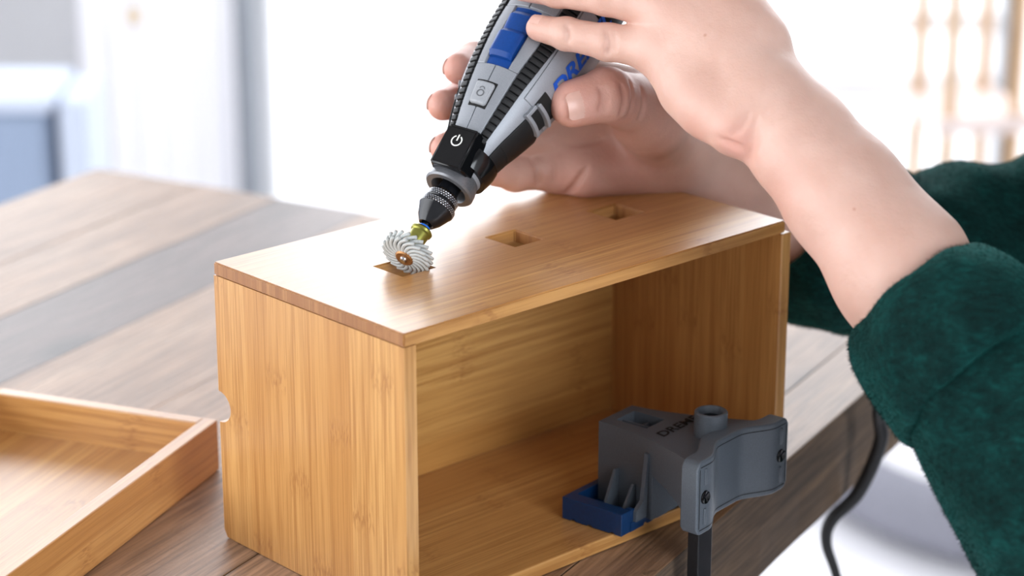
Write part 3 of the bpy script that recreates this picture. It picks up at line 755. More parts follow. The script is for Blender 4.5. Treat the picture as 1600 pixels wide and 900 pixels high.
# ------------------------------------------------------------------ person: distance-field sculpting
class Field:
    """numpy signed distance grid built from round cones blended smoothly"""
    def __init__(s, lo, hi, h):
        s.lo = np.array(lo, float); s.h = h
        s.n = np.ceil((np.array(hi)-s.lo)/h).astype(int)+1
        s.F = np.full(tuple(s.n), 1.0, np.float32)
    def new(s):
        return np.full(tuple(s.n), 1.0, np.float32)
    def window(s, pts, marg):
        p = np.array(pts); a = np.floor((p.min(0)-marg-s.lo)/s.h).astype(int); b = np.ceil((p.max(0)+marg-s.lo)/s.h).astype(int)+1
        a = np.clip(a, 0, s.n); b = np.clip(b, 0, s.n)
        return tuple(slice(i, j) for i, j in zip(a, b))
    def grid(s, w):
        ax_ = [(s.lo[i] + s.h*np.arange(w[i].start, w[i].stop)).astype(np.float32) for i in range(3)]
        return np.meshgrid(*ax_, indexing='ij')
    def cone(s, F, a, b, ra, rb, k=0.004, flat=None, sub=False):
        """round cone a->b; flat=(dir, f) squashes the section along dir by f"""
        a = np.array(a, float); b = np.array(b, float)
        w = s.window([a, b], max(ra, rb)*1.4 + 3*k + 0.006)
        if any(q.stop <= q.start for q in w): return
        X, Y, Z_ = s.grid(w)
        d = b-a; L2 = float(d@d) + 1e-12
        px, py, pz = X-a[0], Y-a[1], Z_-a[2]
        t = np.clip((px*d[0]+py*d[1]+pz*d[2])/L2, 0, 1)
        qx, qy, qz = px-t*d[0], py-t*d[1], pz-t*d[2]
        if flat is not None:
            fd = np.array(flat[0], float); fd = fd - d*(fd@d)/L2; fd /= np.linalg.norm(fd)+1e-9
            c = (qx*fd[0]+qy*fd[1]+qz*fd[2])*(1/flat[1]-1)
            qx, qy, qz = qx+c*fd[0], qy+c*fd[1], qz+c*fd[2]
        D_ = np.sqrt(qx*qx+qy*qy+qz*qz) - (ra+(rb-ra)*t)
        if sub:
            D_ = -D_; h_ = np.clip(0.5+0.5*(D_-F[w])/k, 0, 1)
            F[w] = F[w]*(1-h_) + D_*h_ + k*h_*(1-h_)
        else:
            h_ = np.clip(0.5+0.5*(F[w]-D_)/k, 0, 1)
            F[w] = F[w]*(1-h_) + D_*h_ - k*h_*(1-h_)
    def chain(s, F, pts, rr, k=0.003, flat=None):
        for i in range(len(pts)-1): s.cone(F, pts[i], pts[i+1], rr[i], rr[i+1], k, flat)
    @staticmethod
    def smin(A, B, k):
        h_ = np.clip(0.5+0.5*(A-B)/k, 0, 1); return A*(1-h_) + B*h_ - k*h_*(1-h_)

def surface_nets(F, lo, h):
    n = F.shape; ins = F < 0
    c = np.zeros((n[0]-1, n[1]-1, n[2]-1), np.int8)
    for i in (0, 1):
        for j in (0, 1):
            for k in (0, 1): c += ins[i:n[0]-1+i, j:n[1]-1+j, k:n[2]-1+k]
    act = (c > 0) & (c < 8); idx = np.full(act.shape, -1, np.int64); ii = np.argwhere(act); idx[act] = np.arange(len(ii))
    acc = np.zeros((len(ii), 3)); cnt = np.zeros(len(ii))
    cor = [(i, j, k) for i in (0, 1) for j in (0, 1) for k in (0, 1)]
    val = {q: F[ii[:, 0]+q[0], ii[:, 1]+q[1], ii[:, 2]+q[2]] for q in cor}
    for p in cor:
        for ax_ in range(3):
            if p[ax_] == 0:
                q = list(p); q[ax_] = 1; q = tuple(q)
                m_ = (val[p] < 0) != (val[q] < 0)
                t = val[p][m_]/(val[p][m_]-val[q][m_])
                pt = np.tile(np.array(p, float), (m_.sum(), 1)); pt[:, ax_] += t
                acc[m_] += pt; cnt[m_] += 1
    V_ = (acc/cnt[:, None] + ii)*h + np.array(lo)
    faces = []
    for ax_ in range(3):
        o1, o2 = [(1, 2), (2, 0), (0, 1)][ax_]
        sl0 = [slice(None)]*3; sl1 = [slice(None)]*3
        sl0[ax_] = slice(0, -1); sl1[ax_] = slice(1, None)
        A = ins[tuple(sl0)]; B = ins[tuple(sl1)]
        e = np.argwhere(A != B); fl = A[tuple(e.T)]
        ok = (e[:, o1] > 0) & (e[:, o2] > 0) & (e[:, o1] < n[o1]-1) & (e[:, o2] < n[o2]-1)
        e = e[ok]; fl = fl[ok]
        d1 = np.zeros(3, int); d1[o1] = 1; d2 = np.zeros(3, int); d2[o2] = 1
        q = [idx[tuple((e-x).T)] for x in (d1+d2, d2, np.zeros(3, int), d1)]
        Q = np.stack(q, 1); Q[~fl] = Q[~fl][:, ::-1]; faces.append(Q)
    return V_, np.concatenate(faces)

def np_mesh(name, parts, m, parent=None, smooth_it=0):
    vs, fs, off = [], [], 0
    for V_, Q in parts: vs.append(V_); fs.append(Q+off); off += len(V_)
    V_ = np.concatenate(vs); Q = np.concatenate(fs)
    me = bpy.data.meshes.new(name)
    me.vertices.add(len(V_)); me.vertices.foreach_set('co', V_.astype(np.float32).ravel())
    me.loops.add(Q.size); me.loops.foreach_set('vertex_index', Q.astype(np.int32).ravel())
    me.polygons.add(len(Q)); me.polygons.foreach_set('loop_start', np.arange(0, Q.size, 4, dtype=np.int32))
    me.update(calc_edges=True); me.validate()
    me.polygons.foreach_set('use_smooth', [True]*len(me.polygons))
    o = bpy.data.objects.new(name, me); COL.objects.link(o); me.materials.append(m)
    if parent is not None: o.parent = parent
    return o

def relax(V_, Q, it=2, lam=0.5):
    n = len(V_)
    for _ in range(it):
        acc = np.zeros_like(V_); cnt = np.zeros(n)
        for a in range(4):
            b = (a+1) % 4
            np.add.at(acc, Q[:, a], V_[Q[:, b]]); np.add.at(acc, Q[:, b], V_[Q[:, a]])
            np.add.at(cnt, Q[:, a], 1); np.add.at(cnt, Q[:, b], 1)
        V_ = V_*(1-lam) + lam*acc/np.maximum(cnt, 1)[:, None]
    return V_

# ---- skin
def skin_material():
    m, nt, b = new_mat('skin')
    tc = N(nt, 'ShaderNodeTexCoord').outputs['Object']
    big = noise_n(nt, tc, 38, 3, 0.5)
    at = N(nt, 'ShaderNodeAttribute', attribute_name='flush'); fl = at.outputs['Fac']
    c = ramp(nt, big, [(0.3, (0.61, 0.365, 0.290)), (0.7, (0.70, 0.455, 0.375))])
    c = mixc(nt, math_n(nt, 'MULTIPLY', fl, 0.75), c, (0.66, 0.285, 0.225))
    vo = N(nt, 'ShaderNodeTexVoronoi', inputs={'Scale': 62.0}); nt.links.new(tc, vo.inputs['Vector'])
    fr_ = ramp(nt, vo.outputs['Distance'], [(0.03, (0.5, 0.5, 0.5)), (0.075, (0, 0, 0))])
    rnd = N(nt, 'ShaderNodeSeparateColor'); nt.links.new(vo.outputs['Color'], rnd.inputs[0])
    c = mixc(nt, math_n(nt, 'MULTIPLY', fr_, math_n(nt, 'GREATER_THAN', rnd.outputs[0], 0.72)), c, (0.40, 0.17, 0.10))
    nt.links.new(c, b.inputs['Base Color'])
    b.inputs['Roughness'].default_value = 0.47
    b.inputs['Subsurface Weight'].default_value = 0.18
    b.inputs['Subsurface Radius'].default_value = (1.0, 0.35, 0.2)
    b.inputs['Subsurface Scale'].default_value = 0.004
    fine = noise_n(nt, tc, 900, 3, 0.6); mid = noise_n(nt, tc, 170, 3, 0.5)
    bump(nt, b, math_n(nt, 'ADD', math_n(nt, 'MULTIPLY', fine, 0.4), mid), 0.42, 0.0010)
    return m
M['skin'] = skin_material()
M['nail'] = plain('fingernail', (0.70, 0.43, 0.355), 0.28, 0, 0.5, 0.04, 300)

# near arm: the left hand, seen from its outer side, little finger lowest on the tool
HV = 0.00105
A_lo = (-0.02, -0.06, 0.10); A_hi = (0.275, 0.22, 0.40)
NW = [(0.1701, 0.0849, 0.2355), (0.1851, 0.0709, 0.2190), (0.2037, 0.0546, 0.1984), (0.2302, 0.0309, 0.1686), (0.2558, 0.0060, 0.1411)]
fa = Field((-0.01, -0.02, 0.10), (0.28, 0.26, 0.40), HV)
palm = fa.new()
fa.chain(palm, NW, [0.0205, 0.0215, 0.0245, 0.0295, 0.034], 0.010)
fa.chain(palm, [(p[0]+0.006, p[1]+0.012, p[2]+0.004) for p in NW[:4]], [0.019, 0.020, 0.023, 0.028], 0.010)
wr = (0.1694, 0.0871, 0.2359)
mcps = [(0.1236, 0.1231, 0.2551), (0.1258, 0.1297, 0.2749), (0.1328, 0.1460, 0.2922), (0.1429, 0.1662, 0.3056)]
for q, r_ in zip(mcps, (0.0125, 0.0128, 0.0132, 0.0135)): fa.cone(palm, wr, q, 0.0175, r_, 0.010)
fa.cone(palm, (0.1566, 0.0783, 0.2284), (0.1362, 0.1052, 0.2394), 0.0150, 0.0145, 0.008)      # outer edge of the hand
fa.cone(palm, (0.1453, 0.0935, 0.2359), (0.1313, 0.1179, 0.2460), 0.0165, 0.0140, 0.008)
fa.cone(palm, (0.1682, 0.1141, 0.2597), (0.1453, 0.1487, 0.2846), 0.0170, 0.0150, 0.012)
near_f = [
    ([(0.1236, 0.1233, 0.2557), (0.0972, 0.1341, 0.2566), (0.0767, 0.1452, 0.2584), (0.0630, 0.1540, 0.2594)], [0.0115, 0.0090, 0.0080, 0.0066]),
    ([(0.1258, 0.1295, 0.2743), (0.0965, 0.1415, 0.2789), (0.0726, 0.1543, 0.2793), (0.0553, 0.1685, 0.2774)], [0.0120, 0.0100, 0.0090, 0.0072]),
    ([(0.1328, 0.1460, 0.2922), (0.1014, 0.1572, 0.3007), (0.0787, 0.1762, 0.3006), (0.0633, 0.1941, 0.2974)], [0.0122, 0.0102, 0.0092, 0.0075]),
    ([(0.1429, 0.1662, 0.3056), (0.1144, 0.1814, 0.3192), (0.0924, 0.2029, 0.3208), (0.0780, 0.2225, 0.3161)], [0.0122, 0.0100, 0.0090, 0.0074]),
    ([(0.1617, 0.1445, 0.2562), (0.1527, 0.1972, 0.2718), (0.1320, 0.2433, 0.2836), (0.1139, 0.2598, 0.2859)], [0.0165, 0.0130, 0.0112, 0.0085])]
tot = palm.copy()
for pts, rr in near_f:
    F1 = fa.new(); fa.chain(F1, pts, rr, 0.0025)
    for p, r_ in list(zip(pts, rr))[1:3]: fa.cone(F1, p, (p[0]+1e-4, p[1], p[2]), r_*1.02, r_*1.02, 0.002)
    tot = np.minimum(tot, Field.smin(palm, F1, 0.008))
# skin creases: grooves laid on the surface, found by marching from a point towards the skin
def crease(fd_, F, pts, r, eye=(0.0495, -1.0049, 0.5079), k=0.0012, depth=0.58):
    hit = []
    for p in pts:
        p = np.array(p); d = p-np.array(eye); d /= np.linalg.norm(d)
        q = p - d*0.12
        for _ in range(400):
            i = np.round((q-fd_.lo)/fd_.h).astype(int)
            if (i >= 0).all() and (i < np.array(F.shape)).all() and F[tuple(i)] < 0.0: break
            q = q + d*0.0006
        else: continue
        hit.append(q - d*r*depth)
    path, rr = smooth_path(hit, [r]*len(hit), 4) if len(hit) > 2 else ([Vector(h_) for h_ in hit], [r]*len(hit))
    n = len(path)
    for i in range(n-1):
        tp = 1-abs(2*i/(n-1)-1)**3*0.6
        fd_.cone(F, tuple(path[i]), tuple(path[i+1]), r*tp, r*tp, k, sub=True)
# wrist crease
for pts in ([(0.1616, 0.0649, 0.2387), (0.1580, 0.0628, 0.2324), (0.1523, 0.0613, 0.2281)], [(0.1647, 0.0642, 0.2367), (0.1623, 0.0613, 0.2281), (0.1580, 0.0591, 0.2215)], [(0.1460, 0.0609, 0.2267), (0.1550, 0.0597, 0.2232), (0.1598, 0.0586, 0.2198)]):
    crease(fa, tot, pts, 0.0017)
for pts in ([(0.0961, 0.1261, 0.2641), (0.0974, 0.1243, 0.2587), (0.0961, 0.1225, 0.2533)], [(0.0766, 0.1271, 0.2671), (0.0775, 0.1257, 0.2629), (0.0766, 0.1243, 0.2587)], [(0.0993, 0.1259, 0.2635), (0.1002, 0.1243, 0.2587), (0.0990, 0.1227, 0.2539)]):
    crease(fa, tot, pts, 0.0010)
fa.cone(tot, (0.1597, 0.0624, 0.2156), (0.1651, 0.0551, 0.2316), 0.0030, 0.0012, 0.003, sub=True)
Vn, Qn = surface_nets(tot, fa.lo, HV); Vn = relax(Vn, Qn, 2)

# far arm: the right hand, palm towards the camera, wrapped round the tool from behind
fb = Field((-0.06, 0.08, 0.07), (0.27, 0.34, 0.30), HV)
palm = fb.new()
FWR = [(0.1443, 0.2522, 0.1681), (0.1766, 0.2701, 0.1430), (0.2160, 0.2860, 0.1115), (0.2635, 0.2976, 0.0832)]
fb.chain(palm, FWR, [0.0225, 0.0240, 0.0270, 0.031], 0.010)
fb.chain(palm, [(p[0]-0.004, p[1]+0.01, p[2]+0.012) for p in FWR], [0.021, 0.022, 0.025, 0.029], 0.010)
wr = (0.1420, 0.2506, 0.1696)
mcps = [(0.0748, 0.2350, 0.1640), (0.0713, 0.2373, 0.1805), (0.0733, 0.2395, 0.1998), (0.0802, 0.2383, 0.2151)]
for q, r_ in zip(mcps, (0.0135, 0.0135, 0.0140, 0.0140)): fb.cone(palm, wr, q, 0.0185, r_, 0.010)
fb.cone(palm, (0.1274, 0.2425, 0.1645), (0.0898, 0.2287, 0.1643), 0.0170, 0.0150, 0.008)       # heel of the hand on the box
fb.cone(palm, (0.1133, 0.2216, 0.2092), (0.0843, 0.2359, 0.2142), 0.0145, 0.0130, 0.010)
fb.cone(palm, (0.1356, 0.2365, 0.1781), (0.1192, 0.2006, 0.2031), 0.0190, 0.0185, 0.010)      # ball of the thumb
far_f = [
    ([(0.0802, 0.2383, 0.2151), (0.0495, 0.2412, 0.2237), (0.0296, 0.2214, 0.2275), (0.0216, 0.1945, 0.2292)], [0.0125, 0.0102, 0.0095, 0.0084]),
    ([(0.0733, 0.2395, 0.1998), (0.0425, 0.2348, 0.2045), (0.0207, 0.2105, 0.2076), (0.0133, 0.1846, 0.2120)], [0.0125, 0.0102, 0.0096, 0.0083]),
    ([(0.0713, 0.2373, 0.1805), (0.0425, 0.2228, 0.1811), (0.0208, 0.2003, 0.1864), (0.0143, 0.1775, 0.1907)], [0.0120, 0.0098, 0.0092, 0.0080]),
    ([(0.0748, 0.2350, 0.1640), (0.0512, 0.2215, 0.1648), (0.0330, 0.2031, 0.1728), (0.0265, 0.1880, 0.1812)], [0.0122, 0.0098, 0.0085, 0.0072]),
    ([(0.1246, 0.2042, 0.1980), (0.1168, 0.1903, 0.2102), (0.0981, 0.1629, 0.2228), (0.0805, 0.1536, 0.2204)], [0.0180, 0.0160, 0.0136, 0.0122])]
tot = palm.copy()
for pts, rr in far_f:
    F1 = fb.new(); fb.chain(F1, pts, rr, 0.003)
    for p, r_ in list(zip(pts, rr))[1:3]: fb.cone(F1, p, (p[0]+1e-4, p[1], p[2]), r_*1.02, r_*1.02, 0.002)
    tot = np.minimum(tot, Field.smin(palm, F1, 0.006))
# creases: palm line, base of little finger, thumb joint
for pts in ([(0.0731, 0.2054, 0.1860), (0.0855, 0.2053, 0.1857), (0.0978, 0.2061, 0.1880)],
            [(0.0707, 0.2050, 0.1847), (0.0731, 0.2014, 0.1740), (0.0724, 0.1987, 0.1659), (0.0707, 0.1960, 0.1578)], [(0.0591, 0.2030, 0.1789), (0.0635, 0.2010, 0.1727), (0.0635, 0.1982, 0.1643)], [(0.0903, 0.2016, 0.1747), (0.0837, 0.1985, 0.1652), (0.0786, 0.1966, 0.1597)]):
    crease(fb, tot, pts, 0.0019)
for pts in ([(0.1097, 0.1672, 0.2295), (0.1120, 0.1645, 0.2214), (0.1097, 0.1614, 0.2120)], [(0.1051, 0.1667, 0.2279), (0.1074, 0.1641, 0.2201), (0.1051, 0.1613, 0.2117)], [(0.1159, 0.1661, 0.2261), (0.1172, 0.1637, 0.2189), (0.1149, 0.1607, 0.2098)], [(0.0945, 0.1661, 0.2261), (0.0962, 0.1643, 0.2208), (0.0945, 0.1623, 0.2148)], [(0.0972, 0.1663, 0.2267), (0.0988, 0.1643, 0.2208), (0.0972, 0.1621, 0.2142)]):
    crease(fb, tot, pts, 0.0011)
Vf, Qf = surface_nets(tot, fb.lo, HV); Vf = relax(Vf, Qf, 2)

# hidden remainder of the body (upper arms, chest, neck, head, legs), coarse, inside the clothes
SH_N, SH_F = (0.50, 0.02, 0.34), (0.54, 0.40, 0.34)
EL_N = (0.3168, -0.0316, 0.0759); EL_F = (0.3795, 0.3195, 0.0539)
fc = Field((0.16, -0.20, FLOOR-0.02), (0.84, 0.62, 0.76), 0.006)
Bd = fc.new()
fc.chain(Bd, [NW[3], EL_N, SH_N], [0.024, 0.024, 0.036], 0.015); fc.chain(Bd, [FWR[2], EL_F, SH_F], [0.022, 0.024, 0.036], 0.015)
CH = (0.57, 0.21, 0.30)
fc.cone(Bd, SH_N, SH_F, 0.055, 0.055, 0.05); fc.cone(Bd, CH, (0.60, 0.21, 0.05), 0.125, 0.105, 0.05); fc.cone(Bd, (0.60, 0.21, 0.05), (0.61, 0.21, -0.10), 0.105, 0.13, 0.05)
fc.cone(Bd, (0.56, 0.21, 0.38), (0.53, 0.21, 0.50), 0.052, 0.050, 0.03)
fc.cone(Bd, (0.505, 0.21, 0.56), (0.525, 0.21, 0.63), 0.068, 0.082, 0.03)
fc.cone(Bd, (0.435, 0.21, 0.575), (0.445, 0.21, 0.59), 0.010, 0.008, 0.01)
for s in (-1, 1):
    fc.chain(Bd, [(0.61, 0.21+s*0.075, -0.10), (0.60, 0.21+s*0.08, -0.45), (0.62, 0.21+s*0.08, FLOOR+0.06)], [0.085, 0.060, 0.042], 0.02)
    fc.cone(Bd, (0.63, 0.21+s*0.08, FLOOR+0.035), (0.47, 0.21+s*0.09, FLOOR+0.028), 0.034, 0.028, 0.02)
    fc.cone(Bd, (0.52, 0.21+s*0.078, 0.585), (0.525, 0.21+s*0.080, 0.60), 0.012, 0.013, 0.006)
Vb, Qb = surface_nets(Bd, fc.lo, 0.006); Vb = relax(Vb, Qb, 2)
person = np_mesh('person', [(Vn, Qn), (Vf, Qf), (Vb, Qb)], M['skin'])
tag(person, 'person in a plush dark green sweater holding the tool with both hands', 'person')
# flush attribute: redder finger ends and joints, heel of the hand
co = np.concatenate([Vn, Vf, Vb]); fl = np.zeros(len(co))
def flush(p, r, amt):
    d2 = ((co-np.array(p))**2).sum(1); np.maximum(fl, amt*np.exp(-d2/(r*r)), out=fl)
for pts, rr in far_f:
    flush(pts[3], 0.020, 1.0); flush(pts[2], 0.016, 0.6); flush(pts[1], 0.013, 0.4)
flush(far_f[4][0][2], 0.024, 0.7); flush(far_f[4][0][1], 0.03, 0.5); flush((0.0843, 0.2180, 0.1604), 0.02, 0.6); flush((0.1104, 0.2213, 0.1703), 0.02, 0.55)
for pts, rr in near_f[:4]: flush(pts[3], 0.010, 0.35); flush(pts[0], 0.014, 0.18)
flush((0.1555, 0.0642, 0.2208), 0.012, 0.8); flush((0.1385, 0.0813, 0.2247), 0.012, 0.5); flush((0.1746, 0.0528, 0.2026), 0.02, 0.35); flush((0.1899, 0.0328, 0.1742), 0.02, 0.2)
at = person.data.attributes.new('flush', 'FLOAT', 'POINT'); at.data.foreach_set('value', fl.astype(np.float32))

# fingernails
def nail(tip, prev, outward, r, w, l, back=0.0, lift=0.0):
    tip = Vector(tip); d = (tip-Vector(prev)).normalized(); o = Vector(outward); o = (o-d*o.dot(d)).normalized(); s = d.cross(o)
    v, f = [], []; nu, nv = 8, 8
    for lay in (0.0, 0.0007):
        for i in range(nu+1):
            u = i/nu
            for j in range(nv+1):
                a = -1+2*j/nv; ww = w*(1-0.25*max(0, (u-0.75)/0.25)**2 - 0.2*max(0, (0.25-u)/0.25)**2)
                ang = a*ww/(2*r)
                rr_ = r - lay + lift
                v.append(tip + d*((u-0.5)*l - back) + (o*math.cos(ang)+s*math.sin(ang))*rr_ - o*0.10*l*max(0, u-0.6))
    n1 = (nu+1)*(nv+1); W = nv+1
    for i in range(nu):
        for j in range(nv):
            a = i*W+j; f.append((a, a+1, a+1+W, a+W)); f.append((n1+a, n1+a+W, n1+a+1+W, n1+a+1))
    for i in range(nu):
        a = i*W; f.append((a, a+W, n1+a+W, n1+a)); a = i*W+nv; f.append((a, n1+a, n1+a+W, a+W))
    for j in range(nv):
        a = j; f.append((a, n1+a, n1+a+1, a+1)); a = nu*W+j; f.append((a, a+1, n1+a+1, n1+a))
    return mesh_py('fingernail', v, f, M['nail'], person, True, 60)
view = Vector((0, -0.94, 0.33))
nail(far_f[4][0][3], far_f[4][0][2], view + Vector((0.0, 0, -0.22)), 0.0122, 0.0150, 0.0128, -0.0022)
nail(near_f[0][0][3], near_f[0][0][2], view + Vector((0, 0, 1.6)), 0.0068, 0.0085, 0.0085, 0.001)
nail(near_f[1][0][3], near_f[1][0][2], view + Vector((0, 0, 1.6)), 0.0074, 0.0095, 0.0095, 0.001)
nail(near_f[2][0][3], near_f[2][0][2], view + Vector((0, 0, 1.6)), 0.0077, 0.0100, 0.0100, 0.001)
nail(near_f[3][0][3], near_f[3][0][2], view + Vector((0, 0, 1.6)), 0.0076, 0.0100, 0.0100, 0.001)
for i in range(4):
    nail(far_f[i][0][3], far_f[i][0][2], Vector((-0.75, 0.65, 0.15)), far_f[i][1][3]-0.0002, 0.0100, 0.0095, 0.0)

def plush_material():
    m, nt, b = new_mat('green_plush')
    tc = N(nt, 'ShaderNodeTexCoord').outputs['Object']
    mp = N(nt, 'ShaderNodeMapping'); nt.links.new(tc, mp.inputs[0]); mp.inputs['Rotation'].default_value = (0.4, 0.7, 0.6); mp.inputs['Scale'].default_value = (0.35, 1, 1)
    n1 = noise_n(nt, mp.outputs[0], 420, 4, 0.7); n2 = noise_n(nt, tc, 55, 3, 0.6)
    s_ = math_n(nt, 'ADD', math_n(nt, 'MULTIPLY', n1, 0.55), math_n(nt, 'MULTIPLY', n2, 0.45))
    nt.links.new(ramp(nt, s_, [(0.35, (0.0004, 0.008, 0.0075)), (0.52, (0.0010, 0.022, 0.020)), (0.68, (0.003, 0.055, 0.049))]), b.inputs['Base Color'])
    b.inputs['Roughness'].default_value = 0.9; b.inputs['Specular IOR Level'].default_value = 0.15
    b.inputs['Sheen Weight'].default_value = 0.35; b.inputs['Sheen Roughness'].default_value = 0.4; b.inputs['Sheen Tint'].default_value = (0.05, 0.45, 0.40, 1)
    bump(nt, b, s_, 0.8, 0.003)
    return m
M['plush'] = plush_material()
HS = 0.0022
def wobble(V_, amp, sc_, seed):
    out = V_.copy()
    for i, p in enumerate(V_):
        q = Vector((p[0]*sc_+seed, p[1]*sc_, p[2]*sc_)); out[i] += np.array(noise.noise_vector(q))*amp
    return out
# near sleeve
fs = Field((0.17, -0.20, -0.08), (0.62, 0.16, 0.44), HS)
S = fs.new()
fs.chain(S, [(0.2624, -0.0095, 0.1296), (0.2776, -0.0192, 0.1131), (0.2979, -0.0265, 0.0911), EL_N], [0.038, 0.0395, 0.0430, 0.056], 0.015)
fs.chain(S, [EL_N, SH_N], [0.056, 0.075], 0.03)
S[:] = np.minimum(S, 1)
Vs1, Qs1 = surface_nets(S, fs.lo, HS); Vs1 = wobble(relax(Vs1, Qs1, 2), 0.006, 26, 1.0)
fcu = Field((0.15, -0.12, 0.0), (0.36, 0.12, 0.24), 0.0018)
C_ = fcu.new()
fcu.cone(C_, (0.2368, 0.0289, 0.1623), (0.2561, 0.0050, 0.1414), 0.0338, 0.0460, 0.01)
fcu.cone(C_, (0.2556, 0.0050, 0.1414), (0.2711, -0.0109, 0.1252), 0.0470, 0.0490, 0.01)
fcu.cone(C_, (0.2105, 0.0572, 0.1903), (0.2341, 0.0300, 0.1657), 0.0350, 0.0340, 0.006, sub=True)
X_, Y_, Z_ = fcu.grid(tuple(slice(0, int(q)) for q in fcu.n))
P0 = np.array((0.2680, -0.0078, 0.1284)); dv = np.array((0.2561, 0.0050, 0.1414)) - np.array((0.2368, 0.0289, 0.1623)); dv /= np.linalg.norm(dv)
pl_ = (X_-P0[0])*dv[0] + (Y_-P0[1])*dv[1] + (Z_-P0[2])*dv[2]
C_ = -Field.smin(-C_, -pl_, 0.010)
Vc1, Qc1 = surface_nets(C_, fcu.lo, 0.0018); Vc1 = wobble(relax(Vc1, Qc1, 2), 0.003, 40, 5.0)
# far sleeve
ff = Field((0.15, 0.12, -0.02), (0.64, 0.52, 0.44), HS)
S2 = ff.new()
ff.chain(S2, [(0.2635, 0.2964, 0.0954), (0.3152, 0.3131, 0.0821), EL_F], [0.050, 0.056, 0.060], 0.02); ff.chain(S2, [EL_F, SH_F], [0.060, 0.072], 0.03)
Vs2, Qs2 = surface_nets(S2, ff.lo, HS); Vs2 = wobble(relax(Vs2, Qs2, 2), 0.009, 24, 9.0)
fcu = Field((0.15, 0.14, -0.02), (0.40, 0.42, 0.24), 0.002)
C_ = fcu.new()
fcu.cone(C_, (0.2292, 0.2837, 0.0983), (0.2556, 0.2944, 0.0988), 0.0440, 0.0500, 0.01)
fcu.cone(C_, (0.1880, 0.2729, 0.1354), (0.2227, 0.2841, 0.1059), 0.0330, 0.0330, 0.006, sub=True)
Vc2, Qc2 = surface_nets(C_, fcu.lo, 0.002); Vc2 = wobble(relax(Vc2, Qc2, 2), 0.004, 34, 13.0)
# torso of the sweater, trousers, shoes and hair, all outside the picture
fd = Field((0.38, -0.12, -0.24), (0.80, 0.56, 0.52), 0.006)
T_ = fd.new()
fd.cone(T_, SH_N, SH_F, 0.085, 0.085, 0.05); fd.cone(T_, CH, (0.60, 0.21, 0.02), 0.150, 0.140, 0.05); fd.cone(T_, (0.60, 0.21, 0.02), (0.61, 0.21, -0.07), 0.140, 0.145, 0.05)
fd.cone(T_, (0.56, 0.21, 0.38), (0.545, 0.21, 0.44), 0.066, 0.062, 0.03)
fd.cone(T_, (0.54, 0.21, 0.455), (0.52, 0.21, 0.52), 0.055, 0.055, 0.01, sub=True)
Vt, Qt = surface_nets(T_, fd.lo, 0.006); Vt = relax(Vt, Qt, 2)
sweater = np_mesh('sweater', [(Vs1, Qs1), (Vs2, Qs2), (Vt, Qt)], M['plush'], person)
sweater['label'] = 'dark green plush sweater sleeves'
np_mesh('cuff', [(Vc1, Qc1)], M['plush'], sweater); np_mesh('cuff', [(Vc2, Qc2)], M['plush'], sweater)
# short plush pile: thin blades leaning along the sleeve
rg = np.random.default_rng(3)
def pile(parts, per_m2, comb):
    v, f = [], []
    for V_, Q in parts:
        keep = V_[Q[:, 0]][:, 0] < 0.46; Q = Q[keep]
        p0, p1, p2, p3 = (V_[Q[:, i]] for i in range(4)); nr = np.cross(p2-p0, p3-p1); ar = np.linalg.norm(nr, axis=1)/2; nr /= (2*ar[:, None]+1e-12)
        cnt = rg.poisson(ar*per_m2); ids = np.repeat(np.arange(len(Q)), cnt); m_ = len(ids)
        a, b_ = rg.random(m_)[:, None], rg.random(m_)[:, None]
        base = (p0[ids]*(1-a)+p1[ids]*a)*(1-b_) + (p3[ids]*(1-a)+p2[ids]*a)*b_
        d = nr[ids] + np.array(comb)*0.9 + rg.normal(0, 0.35, (m_, 3)); d /= np.linalg.norm(d, axis=1)[:, None]
        s_ = np.cross(d, rg.normal(0, 1, (m_, 3))); s_ /= np.linalg.norm(s_, axis=1)[:, None]+1e-9
        L = (0.0012 + 0.0013*rg.random(m_))[:, None]; w_ = 0.00016
        base = base - nr[ids]*0.0004
        o0 = len(v)
        tri = np.stack([base - s_*w_, base + s_*w_, base + d*L], 1).reshape(-1, 3)
        v.append(tri)
    tri = np.concatenate(v); k_ = len(tri)//3
    me = bpy.data.meshes.new('plush_pile'); me.vertices.add(len(tri)); me.vertices.foreach_set('co', tri.astype(np.float32).ravel())
    me.loops.add(len(tri)); me.loops.foreach_set('vertex_index', np.arange(len(tri), dtype=np.int32)); me.polygons.add(k_); me.polygons.foreach_set('loop_start', np.arange(0, len(tri), 3, dtype=np.int32))
    me.update(calc_edges=True); me.materials.append(M['plush'])
    o = bpy.data.objects.new('plush_pile', me); COL.objects.link(o); o.parent = sweater; o['kind'] = 'stuff'; return o
pile([(Vs1, Qs1), (Vc1, Qc1), (Vs2, Qs2), (Vc2, Qc2)], 700000, (-0.3, 0.1, -0.5))
fe = Field((0.42, -0.02, FLOOR-0.01), (0.80, 0.44, 0.0), 0.006)
T_ = fe.new()
for s in (-1, 1): fe.chain(T_, [(0.61, 0.21+s*0.07, -0.10), (0.60, 0.21+s*0.085, -0.45), (0.62, 0.21+s*0.085, FLOOR+0.075)], [0.105, 0.078, 0.062], 0.03)
fe.cone(T_, (0.61, 0.17, -0.09), (0.61, 0.25, -0.09), 0.120, 0.120, 0.03)
Vt, Qt = surface_nets(T_, fe.lo, 0.006)
np_mesh('trousers', [(relax(Vt, Qt, 2), Qt)], plain('dark_denim', (0.03, 0.04, 0.07), 0.9, noise_amt=0.2, scale=400), person)
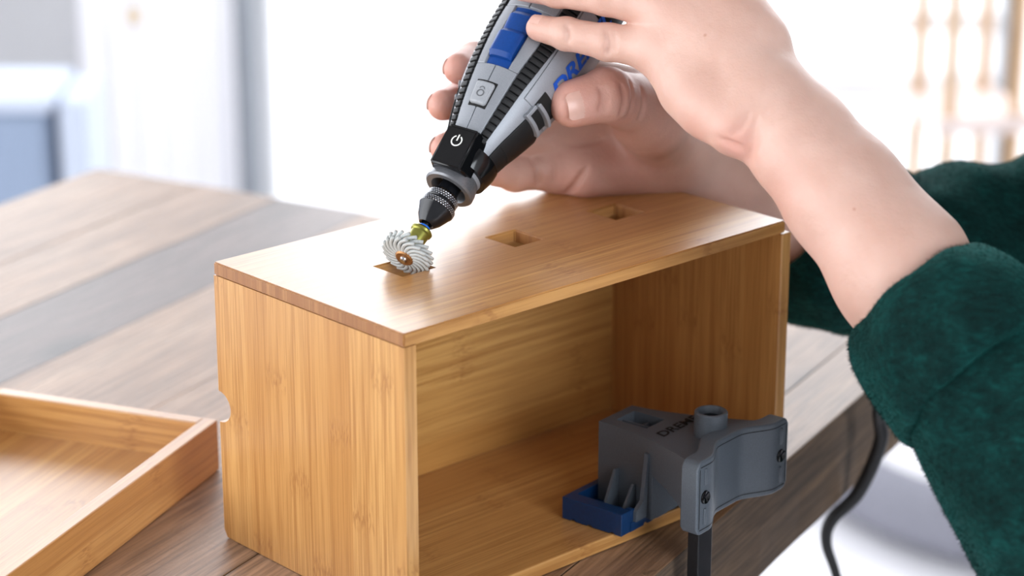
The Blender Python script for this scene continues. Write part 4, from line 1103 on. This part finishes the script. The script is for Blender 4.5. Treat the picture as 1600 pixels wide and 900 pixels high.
for s in (-1, 1):
    fe = Field((0.40, 0.08, FLOOR-0.01) if s < 0 else (0.40, 0.24, FLOOR-0.01), (0.72, 0.20, FLOOR+0.10) if s < 0 else (0.72, 0.36, FLOOR+0.10), 0.004)
    T_ = fe.new(); fe.cone(T_, (0.63, 0.21+s*0.08, FLOOR+0.046), (0.465, 0.21+s*0.09, FLOOR+0.036), 0.044, 0.035, 0.02)
    fe.cone(T_, (0.64, 0.21+s*0.08, FLOOR+0.06), (0.60, 0.21+s*0.08, FLOOR+0.075), 0.044, 0.044, 0.02)
    Zc = fe.lo[2] + fe.h*np.arange(fe.n[2]); T_ = np.maximum(T_, (FLOOR+0.0015-Zc)[None, None, :])
    Vt, Qt = surface_nets(T_, fe.lo, 0.004); np_mesh('shoe', [(relax(Vt, Qt, 1), Qt)], plain('dark_shoe_leather', (0.02, 0.018, 0.016), 0.5), person)
fe = Field((0.40, 0.08, 0.34), (0.70, 0.34, 0.76), 0.005)
T_ = fe.new(); fe.cone(T_, (0.545, 0.21, 0.625), (0.56, 0.21, 0.60), 0.092, 0.090, 0.02); fe.cone(T_, (0.58, 0.21, 0.58), (0.61, 0.21, 0.46), 0.075, 0.05, 0.03)
fe.cone(T_, (0.46, 0.21, 0.53), (0.465, 0.21, 0.60), 0.065, 0.062, 0.01, sub=True)
Vt, Qt = surface_nets(T_, fe.lo, 0.005); np_mesh('hair', [(relax(Vt, Qt, 1), Qt)], plain('brown_hair', (0.06, 0.035, 0.02), 0.5, noise_amt=0.4, scale=250), person)

# ------------------------------------------------------------------ power cord
tail = TM @ Vector((0, 0, 0.2665))
cd = tube('power_cord', [tail, tail + ax*0.05, (0.1448, 0.2609, 0.3049), (0.1628, 0.2268, 0.2660), (0.1714, 0.2111, 0.2503), (0.1972, 0.1869, 0.2094), (0.2260, 0.1603, 0.1612), (0.2526, 0.1634, 0.1074), (0.2621, 0.2241, 0.0524), (0.2643, 0.2674, 0.0084), (0.2682, 0.2800, -0.0169), (0.2590, 0.2937, -0.0550), (0.2441, 0.2975, -0.0752), (0.2413, 0.2976, -0.0906), (0.2482, 0.2957, -0.1120), (0.2601, 0.3014, -0.1584), (0.2747, 0.3511, -0.3253)],
    [0.0040, 0.0036, 0.0034, 0.0034, 0.0034, 0.0034, 0.0034, 0.0036, 0.0040, 0.0043, 0.0043, 0.0043, 0.0040, 0.0034, 0.0030, 0.003, 0.003], M['cord'], None, 12, 8)
tag(cd, 'black power cord hanging down past the table edge on the right', 'cord')
